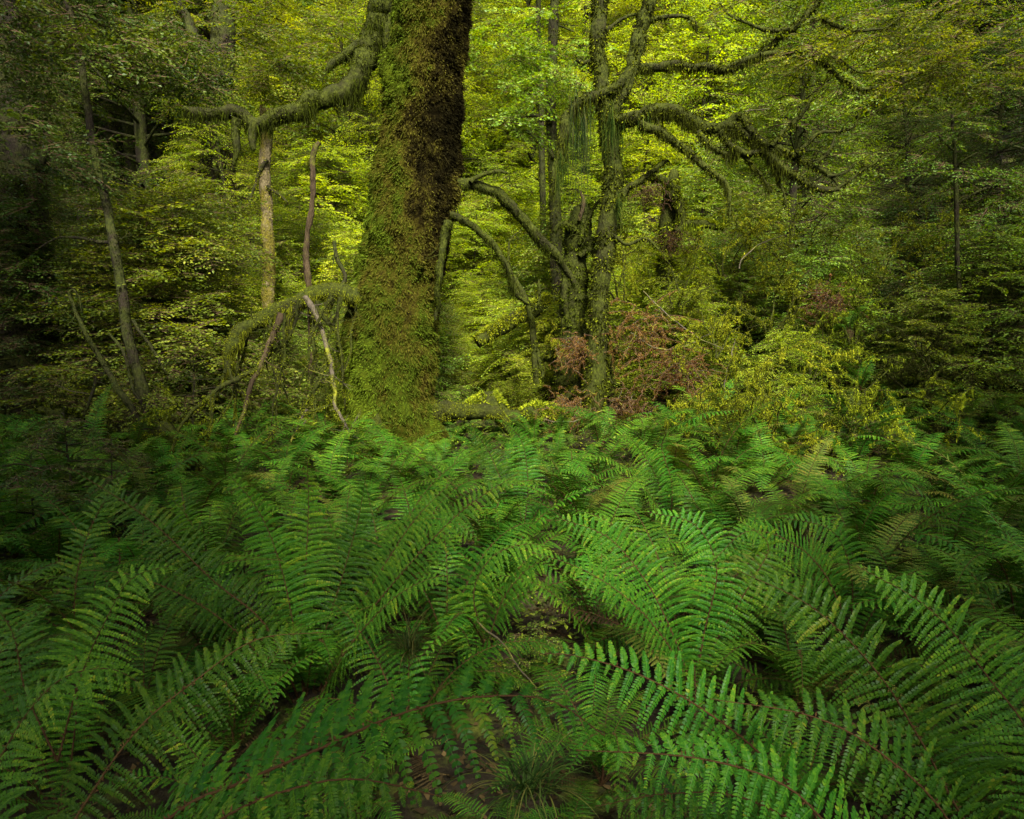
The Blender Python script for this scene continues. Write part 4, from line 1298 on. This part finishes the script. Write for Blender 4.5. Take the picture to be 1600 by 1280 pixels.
# right hand big fronds, lower right
hero_fern(1640, 1420, 1.75, 'near fern at lower right with long fronds sweeping up to the left', [
    ([(1520, 1300, 1.7), (1440, 1160, 1.75), (1370, 1050, 1.8), (1270, 950, 1.85), (1150, 890, 1.9)], dict(w=.21, droop=.35, up=(-.45, -.65, .7))),
    ([(1620, 1180, 1.9), (1545, 1060, 2.0), (1450, 950, 2.05), (1340, 885, 2.1)], dict(w=.21, droop=.35, up=(-.45, -.65, .7))),
], extra=3, sc=.8, azs=[.2, .8, 5.8])
hero_fern(1560, 1460, 1.3, 'near fern at bottom right with a low frond arching left', [
    ([(1480, 1280, 1.3), (1380, 1180, 1.32), (1270, 1120, 1.34), (1110, 1092, 1.36)], dict(w=.135, droop=.7, up=(-.15, -.6, .8))),
    ([(1340, 1330, 1.15), (1230, 1230, 1.15), (1090, 1185, 1.16), (900, 1172, 1.18)], dict(w=.12, droop=.5, up=(-.1, -.7, .75))),
], extra=2, sc=.7, azs=[.3, 5.9])
hero_fern(1320, 1330, 1.55, 'fern at bottom right of centre with a broad frond pointing left', [
    ([(1200, 1190, 1.5), (1100, 1110, 1.5), (1000, 1055, 1.5), (900, 1025, 1.5), (842, 1022, 1.5)], dict(w=.15, droop=.4, up=(-.2, -.7, .7))),
    ([(1170, 1250, 1.4), (1050, 1240, 1.35), (930, 1260, 1.3)], dict(w=.12, droop=.4, up=(-.1, -.7, .7))),
], extra=2, sc=.75, azs=[.5, 5.6])
# centre right fern with yellowish fronds
hero_fern(1085, 1090, 2.9, 'fern right of centre with yellow green fronds arching to the left', [
    ([(1055, 1000, 2.9), (1010, 910, 2.95), (950, 840, 3.0), (868, 808, 3.0)], dict(w=.20, droop=.4, up=(-.3, -.9, .4))),
    ([(1045, 1010, 2.8), (985, 940, 2.75), (910, 890, 2.75), (830, 862, 2.75)], dict(w=.12, droop=.35, up=(-.1, -.5, .9))),
    ([(1100, 990, 3.0), (1120, 890, 3.05), (1085, 820, 3.1), (1010, 800, 3.1)], dict(w=.17, droop=.5, up=(-.2, -.7, .6))),
    ([(1120, 1000, 3.0), (1180, 900, 3.0), (1200, 850, 3.0), (1150, 810, 2.9)], dict(w=.16, droop=.5, up=(-.1, -.8, .5))),
], extra=3, sc=.85, azs=[0, .8, 5.5])
hero_fern(760, 1010, 3.0, 'small fern in the middle with low drooping fronds', [
    ([(790, 930, 3.0), (840, 880, 3.0), (880, 900, 2.95)], dict(w=.14, droop=.6)),
    ([(740, 930, 3.0), (770, 870, 3.0), (830, 850, 3.0), (880, 870, 3.0)], dict(w=.15, droop=.6)),
    ([(725, 960, 2.7), (690, 990, 2.4), (650, 1035, 2.3)], dict(w=.10, droop=.6)),
], extra=4, sc=.7, azs=[.6, 2.4, 4.4])
hero_fern(1330, 990, 3.4, 'fern at right with fronds arching over one another above the long sweeping fronds', [
    ([(1330, 900, 3.4), (1300, 830, 3.4), (1220, 808, 3.4)], dict(w=.17, droop=.5, up=(-.1, -.7, .6))),
    ([(1290, 900, 3.3), (1240, 850, 3.2), (1170, 830, 3.1), (1110, 880, 3.0)], dict(w=.15, droop=.5, up=(-.1, -.7, .6))),
], extra=6, sc=.9)
hero_fern(1480, 900, 4.6, 'shaded fern near the right edge with flat arching fronds', [
    ([(1470, 820, 4.6), (1430, 760, 4.6), (1370, 745, 4.5)], dict(w=.17, droop=.5)),
    ([(1500, 810, 4.6), (1540, 760, 4.6), (1600, 770, 4.5)], dict(w=.17, droop=.5)),
], extra=6, sc=.95)
hero_fern(815, 850, 5.3, 'fern with upright curled fronds before the yellow fallen log', [
    ([(790, 770, 5.4), (760, 700, 5.45), (725, 664, 5.3)], dict(w=.16, droop=.4, up=(0, -1, .3))),
    ([(825, 760, 5.4), (815, 690, 5.45), (786, 658, 5.3)], dict(w=.16, droop=.4, up=(0, -1, .3))),
    ([(850, 780, 5.3), (890, 720, 5.2), (930, 760, 5.0)], dict(w=.16, droop=.5)),
], extra=7, sc=.95)
hero_fern(1045, 850, 5.0, 'fern with a high curled frond before the slim mossy trunk', [
    ([(1030, 760, 5.1), (1005, 710, 5.1), (978, 676, 5.0)], dict(w=.16, droop=.5, up=(0, -1, .3))),
    ([(1050, 760, 5.0), (1035, 690, 5.0), (1090, 650, 4.8), (1160, 640, 4.7)], dict(w=.15, droop=.6)),
    ([(1020, 780, 5.0), (960, 720, 4.9), (900, 712, 4.8)], dict(w=.15, droop=.5)),
], extra=6, sc=.95)

# the rest of the fern carpet
fill = list(hero_list)
spots = []
tries = 0
while len(spots) < 185 and tries < 30000:
    tries += 1
    y = 1.5 + 6.9 * rng.random() ** .75
    x = (rng.random() * 2 - 1) * (.7 + .82 * y)
    u = 800 + F * x / y
    if y > 7.2 and u < 330:
        continue
    if y > 7.0 and 540 < u < 690:
        continue
    small = y > 6.4 and 640 < u < 890
    if y < 3.3 and 640 < u < 900:
        continue
    if y < 2.9 and (u > 980 or 330 < u < 640) and rng.random() < .6:
        continue
    if y < 2.2 and 450 < u < 1100:
        continue
    dm = .40 + .012 * y
    if all((x - a) ** 2 + (y - b) ** 2 > (dm * (.62 if small else 1)) ** 2 for a, b in fill):
        fill.append((x, y)); spots.append((x, y))
for x, y in spots:
    u = 800 + F * x / y
    sd = 'left' if u < 540 else ('middle' if u < 1060 else 'right')
    dp = 'front' if y < 3.2 else ('middle rows' if y < 5.2 else 'back rows')
    sc = rng.uniform(.62, .88) if y < 3 else rng.uniform(.85, 1.12) if y < 5 else rng.uniform(.78, 1.08)
    if y > 6.4 and 640 < u < 890:
        sc *= .55
    if y < 2.2:
        sc = rng.uniform(.5, .68)
    fern(x, y, int(rng.integers(7, 11)), sc, f'green shield fern in the {sd} of the fern carpet, among the {dp}', 'shield ferns carpeting the foreground', spread=.0)
for px, py, Yv, lb in [(330, 1180, 1.95, 'small low fern in the dark gap at lower left'), (430, 1110, 2.15, 'small low fern under the left of the tall cluster'), (570, 1090, 2.3, 'small low fern in front of the dark gap'),
                       (650, 1190, 1.65, 'small low fern just behind the arching near frond'), (720, 1240, 1.4, 'small low fern under the arching near frond'), (905, 1110, 1.95, 'small low fern under the broad frond pointing left'),
                       (250, 1235, 1.75, 'small low fern near the bottom left corner'), (790, 1120, 2.05, 'small low fern in the middle of the bottom gap'), (960, 1200, 1.55, 'small low fern beside the grass tuft')]:
    p = at(px, py, Yv)
    fern(p[0], p[1], 8, .40, lb, None)
# small ferns on the right bank
for px, py, Yv, lb in [(1325, 520, 8.4, 'small pale fern hanging on the bank beside the yellow shrubs'), (1345, 610, 8.0, 'small fern over the dark hollow of the right bank'),
                       (1560, 650, 7.6, 'shaded fern at the right edge of the bank'), (1240, 700, 6.8, 'small fern at the foot of the tall yellow shrub'), (1420, 560, 9., 'small fern half way up the shaded right bank'),]:
    p = at(px, py, Yv)
    fern(p[0], p[1], 7, .55, lb, None, z=p[2])


# grass tuft in the foreground gap
def grass(px, py, Y, n, L, label):
    p = at(px, py, Y)
    b = np.array([p[0], p[1], gz(p[0], p[1])])
    if b[2] < p[2] - .1:
        b[2] = p[2] - .05
    r = root('grass_tuft', label, 'grass tuft', b)
    mb = MB()
    for i in range(n):
        a = rng.random() * 6.283
        l = L * rng.uniform(.5, 1.1)
        t = np.linspace(0, 1, 7)
        ang = R(rng.uniform(45, 85)) - t * R(rng.uniform(50, 120))
        x = np.cumsum(np.cos(ang)) * l / 7; z = np.cumsum(np.sin(ang)) * l / 7
        Pb = np.stack([np.cos(a) * x, np.sin(a) * x, z], -1) + np.append(rng.normal(0, .02, 2), 0)
        w = .0017 * (1 - t ** 2) + .0003
        sdv = np.array([-math.sin(a), math.cos(a), 0])
        mb.add(np.concatenate([Pb + sdv * w[:, None], Pb - sdv * w[:, None]]), [[k, k + 1, 8 + k, 7 + k] for k in range(6)], 0, rng.random())
    link('blades', mb.mesh('grass_blades', [M['grass']], smooth=False), r)


grass(825, 1215, 1.45, 150, .2, 'fine grass tuft under the arching frond at the bottom centre')
grass(640, 1010, 2.9, 120, .3, 'thin grass tuft in the dark gap left of the middle ferns')


# small-leaved seedlings at left edge of ferns
for px, py, Yv, s, lb in [(110, 740, 5.6, .30, 'thin small-leaved seedling at the left edge of the ferns'), (175, 770, 5.2, .26, 'low small-leaved seedling beside the left fern fronds'), (300, 640, 8.0, .35, 'dark glossy leafy shrub under the leaning sapling'),
                          (1360, 690, 7.0, .2, 'tiny leafy seedling at the mouth of the dark hollow'), (830, 1000, 3.0, .14, 'tiny small-leaved seedling in the dark gap between the ferns'), (60, 830, 4.8, .3, 'dim small-leaved seedling at the left edge')]:
    p = at(px, py, Yv)
    plant_tree(6, p[0], p[1], s * 2.6, 'leaf_dark' if s != .14 else 'leaf_green', lb, None, 'leafy_seedling', 'seedling', z=p[2] - .3)

# ------------------------------------------------------------------ unseen trees added beside and behind the viewer, crowns placed to block light
def added_shade_tree(x, y, h, rad, n, label, lean=(0, 0), seed=1, mat='leaf_dark', thick=1.4):
    z = gz(x, y)
    r = root('added_shade_tree', label, 'tree', (x, y, z), 'unseen trees added for shade')
    k = np.linspace(0, 1, 30)
    Pt = np.stack([x + lean[0] * k ** 2, y + lean[1] * k ** 2, z - .2 + (h - z) * k], -1)
    mb = MB(); add_tube(mb, tube(Pt, .32 * (1.15 - k) + .03, 14, .2, 3))
    link('trunk', mb.mesh('trunk', [M['bark_dark']], (x, y, z)), r)
    high_crown(r, (x, y, z), (x + lean[0], y + lean[1], h), rad, thick, n, mat, seed)


SHADE_TREES = [  # x, y, crown height, crown radius, sprays, lean, crown depth
    (1.2, -5.0, 3.4, 3.0, 800, (.3, .1), 1.2), (4.9, -3.2, 5.2, 3.0, 1000, (.3, .0), 2.0), (-3.2, -4.0, 7.0, 3.0, 700, (.3, .2), 3.0), (8.5, .5, 6.5, 2.8, 800, (.0, .0), 3.4),
    (-5.0, .6, 5.2, 2.4, 650, (.2, .2), .8), (6.4, -.4, 4.8, 2.1, 500, (-.3, .2), .9), (-2.8, -2.7, 5.0, 2.0, 560, (0, .1), .8), (-3.2, -2.9, 7.4, 1.8, 300, (0, .1), .8), (.7, -3.3, 7.4, 2.7, 22, (0, .1), 2.6), (-7.6, .6, 9.0, 3.4, 700, (.4, .5), 1.6),
    (-10.6, 6.0, 11, 4.2, 480, (1.0, .0), 1.6), (-11.5, 11, 12.5, 4.4, 250, (1.0, 0), 1.6), (11.5, 6.0, 11, 4.0, 800, (0, 0), 3.0)]
for i, (x, y, h, rad, n, lean, thick) in enumerate(SHADE_TREES):
    added_shade_tree(x, y, h, rad, n, 'unseen dark tree added out of frame to shade the clearing', lean, i + 5, thick=thick)

# ------------------------------------------------------------------ light
SUN_EL, SUN_AZ = R(44), R(171)      # azimuth measured from +Y clockwise, towards the sun
to_sun = Vector((math.sin(SUN_AZ) * math.cos(SUN_EL), math.cos(SUN_AZ) * math.cos(SUN_EL), math.sin(SUN_EL)))
sd = bpy.data.lights.new('sun', 'SUN')
sd.energy = 4.8
sd.angle = R(8)
sd.color = (1.0, .95, .82)
so = bpy.data.objects.new('sun', sd)
COL.objects.link(so)
so.rotation_euler = to_sun.to_track_quat('Z', 'Y').to_euler()
w = bpy.data.worlds.new('World')
scene.world = w
w.use_nodes = True
nt = w.node_tree
bg = nt.nodes.get('Background')
sky = nt.nodes.new('ShaderNodeTexSky')
sky.sky_type = 'NISHITA'
sky.sun_disc = False
sky.sun_elevation = SUN_EL
sky.sun_rotation = SUN_AZ
sky.dust_density = 4
sky.air_density = 1.0
hsv = nt.nodes.new('ShaderNodeHueSaturation')      # a clouded sky: less blue than the clear one
hsv.inputs['Saturation'].default_value = .3
nt.links.new(sky.outputs[0], hsv.inputs['Color'])
nt.links.new(hsv.outputs[0], bg.inputs['Color'])
bg.inputs['Strength'].default_value = .15
vs = scene.view_settings
vs.view_transform = 'Standard'
vs.look = 'None'
vs.exposure = 1.8
HAZE = 0
if HAZE:
    hm, hnt, hout = new_mat('pale_air')
    pv = hnt.nodes.new('ShaderNodeVolumePrincipled')
    pv.inputs['Color'].default_value = (.9, .93, .85, 1)
    pv.inputs['Density'].default_value = HAZE
    pv.inputs['Anisotropy'].default_value = .2
    hnt.links.new(pv.outputs[0], hout.inputs['Volume'])
    x0, x1, y0, y1, z0_, z1 = -92, 92, -72, 77, -3, 48
    hv = [[x, y, z] for z in (z0_, z1) for y in (y0, y1) for x in (x0, x1)]
    hb = MB().add(hv, [[0, 2, 3, 1], [4, 5, 7, 6], [0, 1, 5, 4], [2, 6, 7, 3], [0, 4, 6, 2], [1, 3, 7, 5]])
    tag(link('haze', hb.mesh('haze', [hm], smooth=False)), kind='stuff')
    scene.cycles.volume_bounces = 0
vs.gamma = 1

cy = scene.cycles
cy.max_bounces = 6
cy.diffuse_bounces = 4
cy.glossy_bounces = 2
cy.transmission_bounces = 5
cy.transparent_max_bounces = 4
cy.use_adaptive_sampling = True
cy.adaptive_threshold = .008
cy.use_denoising = True
cy.sample_clamp_indirect = 3.0
cy.caustics_reflective = False
cy.caustics_refractive = False
